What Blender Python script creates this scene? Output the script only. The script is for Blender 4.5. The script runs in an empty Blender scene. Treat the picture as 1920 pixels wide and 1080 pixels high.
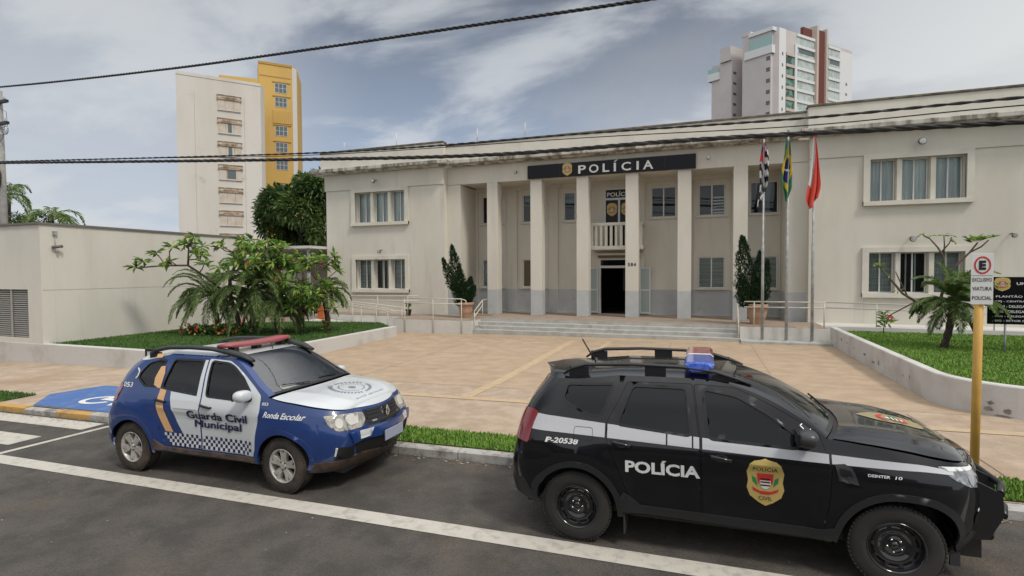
import bpy, bmesh, math, random
import numpy as np
from mathutils import Vector, Matrix
from mathutils.geometry import delaunay_2d_cdt
R = math.radians
SC = bpy.context.scene
COL = SC.collection
rng = random.Random(7)

# ------------------------------------------------------------------ camera
F, YAW, PITCH, ROLL, CAM_H = 996.8, .34511, .030878, -.004648, 2.65
cy_, sy_ = math.cos(YAW), math.sin(YAW)
fw = Vector((-sy_ * math.cos(PITCH), cy_ * math.cos(PITCH), -math.sin(PITCH)))
rt = Vector((cy_, sy_, 0)); up = rt.cross(fw)
rt2 = rt * math.cos(ROLL) + up * math.sin(ROLL)
up2 = up * math.cos(ROLL) - rt * math.sin(ROLL)
cam = bpy.data.objects.new('camera', bpy.data.cameras.new('camera'))
COL.objects.link(cam)
cam.matrix_world = Matrix(((rt2.x, up2.x, -fw.x, 0), (rt2.y, up2.y, -fw.y, 0), (rt2.z, up2.z, -fw.z, CAM_H), (0, 0, 0, 1)))
cam.data.sensor_width = 36
cam.data.lens = F / 1920 * 36
cam.data.clip_end = 3000
SC.camera = cam

# ------------------------------------------------------------------ light
SUN_EL, SUN_AZ = R(52), R(28)          # azimuth measured from +x towards -y
sd = Vector((math.cos(SUN_EL) * math.cos(SUN_AZ), -math.cos(SUN_EL) * math.sin(SUN_AZ), math.sin(SUN_EL)))
sun = bpy.data.objects.new('sun', bpy.data.lights.new('sun', 'SUN'))
COL.objects.link(sun)
sun.data.energy = 1.5
sun.data.angle = R(11)
sun.data.color = (1, .93, .82)
sun.rotation_euler = sd.to_track_quat('Z', 'Y').to_euler()
SC.view_settings.view_transform = 'Standard'
SC.view_settings.look = 'None'
SC.view_settings.exposure = .34
SC.view_settings.gamma = 1

W = bpy.data.worlds.new('World'); SC.world = W; W.use_nodes = True
nt = W.node_tree; N = nt.nodes; L = nt.links; N.clear()
def wn(t, **k):
    n = N.new(t)
    for a, b in k.items(): setattr(n, a, b)
    return n
sky = wn('ShaderNodeTexSky', sky_type='NISHITA', sun_disc=False)
sky.sun_elevation = SUN_EL; sky.sun_rotation = math.atan2(sd.x, sd.y)
tc = wn('ShaderNodeTexCoord')
sep = wn('ShaderNodeSeparateXYZ'); L.new(tc.outputs['Generated'], sep.inputs[0])
# cloud layer coordinates: direction divided by height above the horizon
den = wn('ShaderNodeMath', operation='ADD'); L.new(sep.outputs['Z'], den.inputs[0]); den.inputs[1].default_value = .22
dx = wn('ShaderNodeMath', operation='DIVIDE'); L.new(sep.outputs['X'], dx.inputs[0]); L.new(den.outputs[0], dx.inputs[1])
dy = wn('ShaderNodeMath', operation='DIVIDE'); L.new(sep.outputs['Y'], dy.inputs[0]); L.new(den.outputs[0], dy.inputs[1])
cb = wn('ShaderNodeCombineXYZ'); L.new(dx.outputs[0], cb.inputs[0]); L.new(dy.outputs[0], cb.inputs[1])
def wnoise(scale, detail, rough, dist=0, loc=(0, 0, 0), sc=(1, 1, 1)):
    m = wn('ShaderNodeMapping'); m.inputs['Location'].default_value = loc; m.inputs['Scale'].default_value = sc
    L.new(cb.outputs[0], m.inputs[0])
    n = wn('ShaderNodeTexNoise'); n.inputs['Scale'].default_value = scale; n.inputs['Detail'].default_value = detail
    n.inputs['Roughness'].default_value = rough; n.inputs['Distortion'].default_value = dist
    L.new(m.outputs[0], n.inputs[0]); return n
def ramp(src, stops, interp='EASE'):
    r = wn('ShaderNodeValToRGB'); r.color_ramp.interpolation = interp
    e = r.color_ramp.elements
    while len(e) < len(stops): e.new(.5)
    for k, (p, c) in enumerate(stops): e[k].position = p; e[k].color = (*c, 1) if len(c) == 3 else c
    L.new(src, r.inputs[0]); return r
def wmix(a, b, f, mode='MIX'):
    m = wn('ShaderNodeMix', data_type='RGBA', blend_type=mode)
    for s, v in ((m.inputs[6], a), (m.inputs[7], b), (m.inputs[0], f)):
        if hasattr(v, 'links') or isinstance(v, bpy.types.NodeSocket): L.new(v, s)
        else: s.default_value = v if not isinstance(v, tuple) else (*v, 1)[:4]
    return m.outputs[2]
K = 10.0                                 # cloud radiance is given before the background strength of 0.1
def k3(r, g, b): return (r * K, g * K, b * K)
n1 = wnoise(.60, 9, .58, .35, (3.1, 1.2, 0), (1, .75, 1))
n2 = wnoise(1.5, 9, .54, .3, (7.4, 2.2, 0), (.85, 1.3, 1))
n3 = wnoise(.75, 6, .55, .3, (11.0, 5.2, 0))
grad = ramp(sep.outputs['Z'], [(.0, k3(.30, .42, .60)), (.10, k3(.29, .375, .50)), (.22, k3(.265, .32, .415)), (.34, k3(.19, .225, .29)), (.46, k3(.12, .138, .17))], 'LINEAR')
blue = wmix(grad.outputs[0], sky.outputs[0], .12)
cloudw = ramp(n1.outputs[0], [(.42, (0, 0, 0)), (.62, (.85, .85, .85))])
cl_col = ramp(sep.outputs['Z'], [(.0, k3(.42, .47, .54)), (.16, k3(.42, .45, .49)), (.30, k3(.31, .335, .38)), (.46, k3(.17, .185, .21))], 'LINEAR')
c1 = wmix(blue, cl_col.outputs[0], cloudw.outputs[0])
dark = ramp(n3.outputs[0], [(.50, (0, 0, 0)), (.70, (.35, .35, .35))])
c1 = wmix(c1, k3(.17, .19, .225), dark.outputs[0])
wisps = ramp(n2.outputs[0], [(.46, (0, 0, 0)), (.63, (.62, .62, .62))])
c2 = wmix(c1, k3(.56, .58, .60), wisps.outputs[0])
# the cloud thins towards the hidden sun (east, +x)
dotv = wn('ShaderNodeVectorMath', operation='DOT_PRODUCT'); L.new(tc.outputs['Generated'], dotv.inputs[0])
dotv.inputs[1].default_value = Vector((.72, .68, .10)).normalized()
glow = ramp(dotv.outputs['Value'], [(.72, (0, 0, 0)), (.98, (.80, .80, .80))])
c3 = wmix(c2, k3(.62, .63, .62), glow.outputs[0])
dotw = wn('ShaderNodeVectorMath', operation='DOT_PRODUCT'); L.new(tc.outputs['Generated'], dotw.inputs[0])
dotw.inputs[1].default_value = Vector((-.88, .42, .20)).normalized()
gloww = ramp(dotw.outputs['Value'], [(.86, (0, 0, 0)), (1.0, (.55, .55, .55))])
c4 = wmix(c3, k3(.50, .52, .54), gloww.outputs[0])
# brighter overhead and behind the viewer (unseen sky raised as added fill light)
zen = ramp(sep.outputs['Z'], [(.52, (0, 0, 0)), (.9, (.8, .8, .8))])
c5 = wmix(c4, k3(1.35, 1.36, 1.38), zen.outputs[0])
dots = wn('ShaderNodeVectorMath', operation='DOT_PRODUCT'); L.new(tc.outputs['Generated'], dots.inputs[0])
dots.inputs[1].default_value = Vector((.25, -.95, .2)).normalized()
back = ramp(dots.outputs['Value'], [(.0, (0, 0, 0)), (.8, (.52, .52, .52))])
c6 = wmix(c5, k3(.95, .95, .94), back.outputs[0])
bg = wn('ShaderNodeBackground'); bg.inputs['Strength'].default_value = .1
L.new(c6, bg.inputs[0])
wo = wn('ShaderNodeOutputWorld'); L.new(bg.outputs[0], wo.inputs[0])

# ------------------------------------------------------------------ materials
MATS = {}
def mat(name, col, rough=.6, col2=None, scale=3, detail=8, lo=.35, hi=.65, stretch=(1, 1, 1), metal=0, bump=0, bscale=40,
        coord='world', coat=0, spec=.5, fine=0, trans=0, alpha=None, emit=None, rough2=None, col3=None, scale3=.4, lo3=.45, hi3=.65, stretch3=None, sheen=0):
    if name in MATS: return MATS[name]
    m = bpy.data.materials.new(name); m.use_nodes = True; MATS[name] = m
    t = m.node_tree; n = t.nodes; l = t.links
    p = n['Principled BSDF']
    p.inputs['Base Color'].default_value = (*col, 1); p.inputs['Roughness'].default_value = rough
    p.inputs['Metallic'].default_value = metal; p.inputs['Coat Weight'].default_value = coat
    p.inputs['Coat Roughness'].default_value = .04; p.inputs['Specular IOR Level'].default_value = spec
    if coord == 'world': v = n.new('ShaderNodeNewGeometry').outputs['Position']
    else: v = n.new('ShaderNodeTexCoord').outputs['Object']
    mp = n.new('ShaderNodeMapping'); mp.inputs['Scale'].default_value = stretch; l.new(v, mp.inputs[0])
    cur = None
    def noise(s, d, src):
        x = n.new('ShaderNodeTexNoise'); x.inputs['Scale'].default_value = s; x.inputs['Detail'].default_value = d
        x.inputs['Roughness'].default_value = .62; l.new(src, x.inputs[0]); return x.outputs[0]
    def mr(src, a, b):
        x = n.new('ShaderNodeMapRange'); x.interpolation_type = 'SMOOTHSTEP'; l.new(src, x.inputs[0])
        x.inputs[1].default_value = a; x.inputs[2].default_value = b; return x.outputs[0]
    def mx(a, b, f, mode='MIX'):
        x = n.new('ShaderNodeMix'); x.data_type = 'RGBA'; x.blend_type = mode
        for s, q in ((x.inputs[6], a), (x.inputs[7], b), (x.inputs[0], f)):
            if isinstance(q, bpy.types.NodeSocket): l.new(q, s)
            elif isinstance(q, (int, float)): s.default_value = q
            else: s.default_value = (*q, 1)
        return x.outputs[2]
    if col2 is not None:
        f = mr(noise(scale, detail, mp.outputs[0]), lo, hi); cur = mx(col, col2, f)
        if rough2 is not None:
            q = n.new('ShaderNodeMapRange'); l.new(f, q.inputs[0]); q.inputs[3].default_value = rough; q.inputs[4].default_value = rough2
            l.new(q.outputs[0], p.inputs['Roughness'])
    if col3 is not None:
        v3 = v
        if stretch3: m3_ = n.new('ShaderNodeMapping'); m3_.inputs['Scale'].default_value = stretch3; l.new(v, m3_.inputs[0]); v3 = m3_.outputs[0]
        cur = mx(cur if cur is not None else col, col3, mr(noise(scale3, 7, v3), lo3, hi3))
    if fine:
        g = noise(bscale * 1.3, 2, v)
        q = n.new('ShaderNodeMapRange'); l.new(g, q.inputs[0]); q.inputs[1].default_value = .25; q.inputs[2].default_value = .75
        q.inputs[3].default_value = 1 - fine; q.inputs[4].default_value = 1 + fine
        x = n.new('ShaderNodeVectorMath'); x.operation = 'SCALE'
        if cur is not None: l.new(cur, x.inputs[0])
        else: x.inputs[0].default_value = col
        l.new(q.outputs[0], x.inputs['Scale']); cur = x.outputs[0]
    if cur is not None: l.new(cur, p.inputs['Base Color'])
    if bump:
        b = n.new('ShaderNodeBump'); b.inputs['Strength'].default_value = bump; b.inputs['Distance'].default_value = .02
        l.new(noise(bscale, 4, v), b.inputs['Height']); l.new(b.outputs[0], p.inputs['Normal'])
    if trans:
        tb = n.new('ShaderNodeBsdfTranslucent'); ms = n.new('ShaderNodeMixShader'); ms.inputs[0].default_value = trans; tb.inputs[0].default_value = (*[min(1, c * 1.5) for c in col], 1)
        l.new(p.outputs[0], ms.inputs[1]); l.new(tb.outputs[0], ms.inputs[2]); l.new(ms.outputs[0], n['Material Output'].inputs[0])
    if emit: p.inputs['Emission Color'].default_value = (*emit[0], 1); p.inputs['Emission Strength'].default_value = emit[1]
    return m
def glassmat(name, tint=(.5, .55, .55), rough=.03, see=.7, ior=1.6):
    m = bpy.data.materials.new(name); m.use_nodes = True; MATS[name] = m
    t = m.node_tree; n = t.nodes; l = t.links; n.clear()
    o = n.new('ShaderNodeOutputMaterial'); tr = n.new('ShaderNodeBsdfTransparent'); tr.inputs[0].default_value = (*[c * see for c in tint], 1)
    g = n.new('ShaderNodeBsdfGlossy'); g.inputs['Roughness'].default_value = rough
    fr = n.new('ShaderNodeFresnel'); fr.inputs[0].default_value = ior
    mx = n.new('ShaderNodeMixShader'); l.new(fr.outputs[0], mx.inputs[0]); l.new(tr.outputs[0], mx.inputs[1]); l.new(g.outputs[0], mx.inputs[2])
    l.new(mx.outputs[0], o.inputs[0]); return m

asphalt = mat('asphalt', (.055, .049, .044), .85, (.088, .077, .067), 2.4, 12, .35, .65, bump=.8, bscale=42, fine=.34, col3=(.125, .098, .072), scale3=.55, lo3=.52, hi3=.80)
paint_white = mat('road_paint_white', (.50, .475, .42), .75, (.33, .31, .27), 9, 8, .45, .75, fine=.15, bscale=120)
kerb_m = mat('kerb_concrete', (.42, .41, .39), .85, (.17, .155, .135), 3.5, 8, .42, .68, bump=.4, fine=.12)
kerb_y = mat('kerb_yellow_paint', (.50, .30, .09), .8, (.30, .2, .12), 5, 8, .5, .7, bump=.3)
court = mat('court_concrete', (.365, .268, .18), .85, (.435, .332, .232), 2.0, 14, .34, .68, stretch=(.9, 1.1, 1), bump=.4, bscale=45, fine=.15,
            col3=(.335, .245, .165), scale3=.6, lo3=.50, hi3=.85)
side_m = mat('pavement_concrete', (.36, .275, .20), .85, (.455, .36, .27), 2.6, 14, .36, .66, bump=.4, bscale=45, fine=.13, col3=(.31, .21, .135), scale3=.5, lo3=.48, hi3=.80)
tile_y = mat('yellow_tactile_tile', (.50, .37, .225), .8, (.42, .325, .22), 5, 8, .4, .65, fine=.08)
dirt = mat('bare_earth', (.16, .12, .085), .95, (.10, .075, .055), 4, 8, bump=.5)
joint_m = mat('joint_dark', (.24, .18, .125), .95)
grass_d = mat('lawn_soil', (.045, .085, .016), .95, (.03, .06, .012), 3, 8)
wall_m = mat('render_cream', (.63, .60, .53), .85, (.575, .545, .475), .9, 10, .35, .7, stretch=(1, 1, .35), bump=.15, bscale=30, fine=.04, col3=(.49, .465, .41), scale3=2.2, lo3=.56, hi3=.82, stretch3=(1, 1, .10))
trim_m = mat('trim_cream', (.64, .615, .54), .8, (.56, .535, .465), 1.2, 8, .4, .7)
dado_m = mat('dado_blue_grey', (.46, .475, .48), .7, (.41, .425, .43), 1.5, 8, col3=(.33, .335, .33), scale3=3, lo3=.6, hi3=.75)
stain_m = mat('cornice_stained', (.50, .48, .43), .9, (.15, .135, .105), 2.2, 10, .40, .62, stretch=(1.2, 1.2, .35), bump=.3)
grime_m = mat('parapet_top_grime', (.20, .18, .14), .95, (.09, .08, .06), 2.6, 8, .35, .65, bump=.5)
white_p = mat('white_paint', (.62, .61, .58), .7, (.54, .53, .50), 1.4, 10, .4, .7, bump=.1)
lowwall_m = mat('low_wall_paint', (.56, .55, .53), .8, (.43, .41, .38), 1.1, 10, .45, .72, bump=.25, bscale=25)
step_m = mat('step_concrete', (.42, .42, .40), .85, (.33, .32, .29), 2.5, 10, .4, .7, fine=.06, col3=(.24, .22, .18), scale3=1.7, lo3=.58, hi3=.75)
terrace_m = mat('terrace_floor', (.33, .26, .20), .85, (.27, .21, .165), 2, 8)
alu = mat('white_aluminium', (.62, .63, .62), .4)
galv = mat('galvanised_steel', (.44, .45, .45), .5, (.27, .28, .28), 4, 6, metal=.15)
rail_m = mat('rail_cream_paint', (.58, .55, .47), .5)
black_m = mat('black_metal', (.012, .012, .013), .4)
sign_black = mat('sign_black_gloss', (.004, .004, .007), .25, spec=.22)
letter_w = mat('letter_white', (.72, .72, .70), .45)
gold = mat('badge_gold', (.52, .39, .13), .45, coord='obj')
red_m = mat('red_paint', (.55, .035, .03), .5)
green_m = mat('green_paint', (.03, .22, .06), .5)
dark_in = mat('dark_interior', (.02, .02, .02), .9)
curtain = mat('pale_curtain', (.80, .84, .82), .9, (.58, .63, .63), 9, 3, .4, .6, stretch=(1, 1, .03))
curtain_d = mat('slatted_blind', (.60, .61, .60), .9, (.42, .43, .43), 14, 2, .4, .6, stretch=(.03, .03, 1))
curtain_tan = mat('tan_curtain', (.42, .27, .17), .9)
glass_w = glassmat('window_glass', (.9, .97, .96), see=.95)
glass_d = glassmat('window_glass_dark', (.6, .7, .75), see=.7)
terracotta = mat('terracotta', (.46, .29, .19), .8, (.38, .24, .16), 5, 8, .4, .7)
bark = mat('bark', (.055, .042, .032), .95, (.10, .08, .065), 9, 6, bump=.8, bscale=25)
bark_l = mat('smooth_grey_bark', (.14, .115, .09), .9, (.09, .07, .05), 6, 6, bump=.4)
cable_m = mat('cable_black', (.012, .011, .011), .6)

# ------------------------------------------------------------------ mesh helpers
def link(o, parent=None):
    COL.objects.link(o)
    if parent is not None: o.parent = parent
    return o
def tag(o, label=None, cat=None, group=None, kind=None):
    if label: o['label'] = label
    if cat: o['category'] = cat
    if group: o['group'] = group
    if kind: o['kind'] = kind
    return o
def empty(name, loc=(0, 0, 0), label=None, cat=None, group=None):
    o = bpy.data.objects.new(name, None); o.empty_display_size = .2
    o.location = loc; COL.objects.link(o); return tag(o, label, cat, group)
class MB:
    def __init__(s): s.v = []; s.f = []; s.m = []; s.sm = []; s.mats = []
    def mi(s, m):
        if m not in s.mats: s.mats.append(m)
        return s.mats.index(m)
    def add(s, vs, fs, m, smooth=False):
        b = len(s.v); s.v += [tuple(p) for p in vs]; i = s.mi(m)
        for f in fs: s.f.append(tuple(b + q for q in f)); s.m.append(i); s.sm.append(smooth)
        return s
    def box(s, x0, x1, y0, y1, z0, z1, m, mtx=None):
        vs = [Vector((x, y, z)) for z in (z0, z1) for y in (y0, y1) for x in (x0, x1)]
        if mtx is not None: vs = [mtx @ p for p in vs]
        return s.add(vs, [(0, 2, 3, 1), (4, 5, 7, 6), (0, 1, 5, 4), (1, 3, 7, 5), (3, 2, 6, 7), (2, 0, 4, 6)], m)
    def bbox(s, x0, x1, y0, y1, z0, z1, m, b=.02):      # box with chamfered vertical and top/bottom edges
        def ring(z, i): return [(x0 + i, y0), (x1 - i, y0), (x1, y0 + i), (x1, y1 - i), (x1 - i, y1), (x0 + i, y1), (x0, y1 - i), (x0, y0 + i)]
        rows = []
        cx, cyy = (x0 + x1) / 2, (y0 + y1) / 2
        for z, q in ((z0, b), (z0 + b, 0), (z1 - b, 0), (z1, b)):
            rr = []
            for x, y in ring(z, b): rr.append((x + (q if x < cx else -q) * .7, y + (q if y < cyy else -q) * .7, z))
            rows.append(rr)
        vs = [p for r in rows for p in r]; fs = []
        for k in range(3):
            for j in range(8): fs.append((k * 8 + j, k * 8 + (j + 1) % 8, k * 8 + 8 + (j + 1) % 8, k * 8 + 8 + j))
        fs.append(tuple(range(7, -1, -1))); fs.append(tuple(range(24, 32)))
        return s.add(vs, fs, m)
    def tube(s, pts, rad, m, n=8, cap=True, smooth=True, flat=1.0):
        pts = [Vector(p) for p in pts]; k = len(pts)
        rads = [rad] * k if isinstance(rad, (int, float)) else list(rad)
        vs = []; fs = []; prev = None
        for i, p in enumerate(pts):
            d = (pts[min(i + 1, k - 1)] - pts[max(i - 1, 0)])
            if d.length < 1e-9: d = Vector((0, 0, 1))
            d.normalize()
            if prev is None:
                a = Vector((0, 0, 1)) if abs(d.z) < .9 else Vector((1, 0, 0))
                u = d.cross(a).normalized()
            else: u = (prev - d * prev.dot(d)).normalized()
            prev = u; w = d.cross(u)
            for j in range(n):
                t = 2 * math.pi * j / n
                vs.append(p + (u * math.cos(t) + w * math.sin(t) * flat) * rads[i])
        for i in range(k - 1):
            for j in range(n): fs.append((i * n + j, i * n + (j + 1) % n, (i + 1) * n + (j + 1) % n, (i + 1) * n + j))
        s.add(vs, fs, m, smooth)
        if cap: 
            b = len(s.v) - len(vs)
            for idx in (tuple(range(n - 1, -1, -1)), tuple(range((k - 1) * n, k * n))):
                s.f.append(tuple(b + q for q in idx)); s.m.append(s.mi(m)); s.sm.append(False)
        return s
    def lathe(s, prof, m, n=24, c=(0, 0, 0), axis='z', smooth=True, sx=1, sy=1):
        vs = []; fs = []
        for r, h in prof:
            for j in range(n):
                t = 2 * math.pi * j / n; a, b = r * math.cos(t) * sx, r * math.sin(t) * sy
                vs.append({'z': (c[0] + a, c[1] + b, c[2] + h), 'y': (c[0] + a, c[1] + h, c[2] + b), 'x': (c[0] + h, c[1] + a, c[2] + b)}[axis])
        for i in range(len(prof) - 1):
            for j in range(n): fs.append((i * n + j, i * n + (j + 1) % n, (i + 1) * n + (j + 1) % n, (i + 1) * n + j))
        return s.add(vs, fs, m, smooth)
    def build(s, name, parent=None, label=None, cat=None, group=None, kind=None, origin=None):
        me = bpy.data.meshes.new(name)
        vs = s.v
        if origin is not None: vs = [(p[0] - origin[0], p[1] - origin[1], p[2] - origin[2]) for p in vs]
        elif parent is not None and parent.type == 'EMPTY' and not s.__dict__.get('local'):
            q = parent.location; vs = [(p[0] - q[0], p[1] - q[1], p[2] - q[2]) for p in vs]
        me.from_pydata([tuple(p) for p in vs], [], s.f)
        for m in s.mats: me.materials.append(m)
        me.polygons.foreach_set('material_index', s.m); me.polygons.foreach_set('use_smooth', s.sm)
        me.update(); o = bpy.data.objects.new(name, me)
        if origin is not None: o.location = origin
        link(o, parent); return tag(o, label, cat, group, kind)
def inside(P, poly):
    x, y = P[:, 0], P[:, 1]; c = np.zeros(len(P), bool); q = np.array(poly); n = len(q)
    for i in range(n):
        x0, y0 = q[i]; x1, y1 = q[(i + 1) % n]
        if y0 == y1: continue
        h = ((y0 > y) != (y1 > y)) & (x < (x1 - x0) * (y - y0) / (y1 - y0) + x0); c ^= h
    return c
def subdiv(poly, step):
    out = []
    for i, a in enumerate(poly):
        b = poly[(i + 1) % len(poly)]; d = math.hypot(b[0] - a[0], b[1] - a[1]); k = max(1, int(math.ceil(d / step)))
        for j in range(k): out.append((a[0] + (b[0] - a[0]) * j / k, a[1] + (b[1] - a[1]) * j / k))
    return out
def tri(outer, holes=(), step=None):
    """triangulate a 2-D region with holes; step gives extra grid points inside"""
    loops = [outer] + list(holes)
    if step: loops = [subdiv(l, step) for l in loops]
    vs = []; es = []
    for l in loops:
        b = len(vs); vs += l; es += [(b + i, b + (i + 1) % len(l)) for i in range(len(l))]
    if step:
        a = np.array(loops[0]); x0, y0 = a.min(0); x1, y1 = a.max(0)
        gx = np.arange(x0 + step * .5, x1, step); gy = np.arange(y0 + step * .5, y1, step)
        g = np.array([(p, q) for p in gx for q in gy])
        if len(g):
            k = inside(g, loops[0])
            for h in loops[1:]: k &= ~inside(g, h)
            allv = np.array(vs)
            g = g[k]
            if len(g):
                d = np.sqrt(((g[:, None, :] - allv[None, :, :]) ** 2).sum(2)).min(1); g = g[d > step * .38]
                vs += [tuple(p) for p in g]
    r = delaunay_2d_cdt([Vector(p) for p in vs], es, [], 0, 1e-6)
    V = [(p.x, p.y) for p in r[0]]; Fc = [tuple(f) for f in r[2]]
    if not Fc: return V, []
    cen = np.array([np.mean([V[i] for i in f], axis=0) for f in Fc])
    k = inside(cen, loops[0])
    for h in loops[1:]: k &= ~inside(cen, h)
    out = []
    for f, q in zip(Fc, k):
        if not q: continue
        a, b, c = (V[i] for i in f[:3])
        if (b[0] - a[0]) * (c[1] - a[1]) - (b[1] - a[1]) * (c[0] - a[0]) < 0: f = f[::-1]
        out.append(f)
    return V, out
def holed_wall(mb, outer, holes, y0, y1, m, reveal=None):
    """wall in the x-z plane from y0 (front) to y1 with openings"""
    V, Fc = tri(outer, holes)
    mb.add([(x, y0, z) for x, z in V], Fc, m)
    mb.add([(x, y1, z) for x, z in V], [f[::-1] for f in Fc], m)
    for l in [outer] + list(holes):
        n = len(l); vs = [(x, y0, z) for x, z in l] + [(x, y1, z) for x, z in l]
        mb.add(vs, [(i, (i + 1) % n, n + (i + 1) % n, n + i) for i in range(n)], reveal or m)
def rect(x0, x1, z0, z1): return [(x0, z0), (x1, z0), (x1, z1), (x0, z1)]
_txt = {}
def text_geo(s, bold=0.0, shear=0.0, space=1.0, res=3):
    key = (s, bold, shear, space)
    if key in _txt: return _txt[key]
    c = bpy.data.curves.new('t', 'FONT'); c.body = s; c.offset = bold; c.shear = shear; c.space_character = space; c.resolution_u = res; c.fill_mode = 'FRONT'
    o = bpy.data.objects.new('t', c); COL.objects.link(o); bpy.context.view_layer.update()
    dg = bpy.context.evaluated_depsgraph_get(); me = bpy.data.meshes.new_from_object(o.evaluated_get(dg))
    V = [(v.co.x, v.co.y) for v in me.vertices]; Fc = [tuple(p.vertices) for p in me.polygons]
    bpy.data.objects.remove(o); bpy.data.curves.remove(c); bpy.data.meshes.remove(me)
    a = np.array(V); _txt[key] = (a, Fc, a.min(0), a.max(0)); return _txt[key]
def put_text(mb, s, x0, x1, z0, z1, mp, m, **k):
    """fit text into the rectangle and map it with mp(u, v)"""
    a, Fc, lo, hi = text_geo(s, **k)
    q = (a - lo) / (hi - lo); vs = [mp(x0 + (x1 - x0) * u, z0 + (z1 - z0) * v) for u, v in q]
    mb.add(vs, Fc, m)
def put_poly(mb, pts, mp, m, step=None, holes=()):
    V, Fc = tri(pts, holes, step); mb.add([mp(u, v) for u, v in V], Fc, m)
def circle(cx, cz, r, n=28, rz=None, a0=0, a1=360):
    rz = rz or r
    return [(cx + r * math.cos(R(a0 + (a1 - a0) * i / n)), cz + rz * math.sin(R(a0 + (a1 - a0) * i / n))) for i in range(n if a1 - a0 == 360 else n + 1)]
def smooth01(t): t = min(max(t, 0), 1); return t * t * (3 - 2 * t)
def gz(x, y):
    t = min(max((y - 8) / 13, 0), 1); z = max(min(x, 12), -30) * (.018 - .010 * t)
    return z
def gh(x, y):      # made ground behind the kerb
    return gz(x, y) + .12 * (1 - smooth01((y - 8) / 5))
def sheet(name, x0, x1, y0, y1, hf, m, off=0, nx=40, ny=12, poly=None, **k):
    mb = MB()
    if poly:
        V, Fc = tri(poly, step=.8); mb.add([(x, y, hf(x, y) + off) for x, y in V], Fc, m)
    else:
        vs = [(x0 + (x1 - x0) * i / nx, y0 + (y1 - y0) * j / ny) for j in range(ny + 1) for i in range(nx + 1)]
        mb.add([(x, y, hf(x, y) + off) for x, y in vs], [(j * (nx + 1) + i, j * (nx + 1) + i + 1, (j + 1) * (nx + 1) + i + 1, (j + 1) * (nx + 1) + i) for j in range(ny) for i in range(nx)], m)
    return mb.build(name, **k)

def badge(mb, mp, cx, cz, w, h, layers=.0012, words=('POLÍCIA', 'CIVIL')):
    """gold shield with the state arms; mp(u, v, layer)"""
    S = [(-.10, .5), (0, .53), (.10, .5), (.30, .47), (.42, .40), (.5, .22), (.46, .02), (.50, -.14), (.42, -.32), (.2, -.45), (0, -.53)]
    S = S + [(-x, z) for x, z in S[::-1][1:-2]]
    S = [(cx + x * w, cz + z * h) for x, z in S]
    put_poly(mb, S, lambda u, v: mp(u, v, 1), gold, step=.035 if h < .5 and words else None)
    f = lambda pts: [(cx + x * w, cz + z * h) for x, z in pts]
    put_poly(mb, f([(-.22, .2), (.22, .2), (.2, -.02), (0, -.14), (-.2, -.02)]), lambda u, v: mp(u, v, 2), red_m)
    put_poly(mb, f(circle(0, .0, .15, 16)), lambda u, v: mp(u, v, 3), letter_w)
    for k in (-.08, -.01, .06): put_poly(mb, f(rect(-.13, .13, k, k + .03)), lambda u, v: mp(u, v, 4), black_m)
    for s in (-1, 1): put_poly(mb, f([(s * .2, -.1), (s * .34, .0), (s * .36, .13), (s * .25, .08)][::s]), lambda u, v: mp(u, v, 2), green_m)
    put_poly(mb, f([(-.36, -.12), (-.15, -.2), (.15, -.2), (.36, -.12), (.32, -.2), (.1, -.27), (-.1, -.27), (-.32, -.2)]), lambda u, v: mp(u, v, 3), red_m)
    if words:
        put_text(mb, words[0], cx - .33 * w, cx + .33 * w, cz + .26 * h, cz + .37 * h, lambda u, v: mp(u, v, 5), black_m, bold=.0)
        put_text(mb, words[1], cx - .18 * w, cx + .18 * w, cz - .40 * h, cz - .31 * h, lambda u, v: mp(u, v, 5), black_m, bold=.0)
# ================================================================== ground
KB = dict(kind='structure')
def rz_(x, y): return gz(x, y)
def terr(x, y): return gz(x, y) - .06
mb = MB(); g = [-900, -300, -120, -60, -30, -14, 0, 12, 25, 60, 200, 700]; gy = [-60, -20, 0, 6.8, 12, 22, 40, 80, 200, 600, 1500]
mb.add([(x, y, gz(x, y) - .12) for y in gy for x in g], [(j * 12 + i, j * 12 + i + 1, (j + 1) * 12 + i + 1, (j + 1) * 12 + i) for j in range(10) for i in range(11)], dirt)
mb.build('ground', **KB)
sheet('road', -60, 30, -12, 6.86, rz_, asphalt, nx=45, ny=4, **KB)
mb = MB()
def strip(x0, x1, y0, y1, off=.005, m=paint_white, n=30, hf=gz):
    n = max(1, int((x1 - x0) / .6)); vs = []
    for i in range(n + 1):
        x = x0 + (x1 - x0) * i / n; vs += [(x, y0, hf(x, y0) + off), (x, y1, hf(x, y1) + off)]
    mb.add(vs, [(2 * i, 2 * i + 2, 2 * i + 3, 2 * i + 1) for i in range(n)], m)
strip(-10.38, 14, 4.80, 5.05)
mb.build('parking_lane_line', **KB)
mb = MB()
for y0, y1 in ((6.36, 6.76), (5.40, 5.88), (4.4, 4.85), (3.4, 3.85), (2.4, 2.85)): strip(-14.6, -10.62 if y0 > 6 else -10.86, y0, y1)
mb.add([(x, y, gz(x, y) + .006) for x, y in ((-10.50, 5.06), (-10.38, 5.06), (-10.28, 6.72), (-10.40, 6.72))], [(0, 1, 2, 3)], paint_white)
mb.build('crosswalk_marking', **KB)
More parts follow.
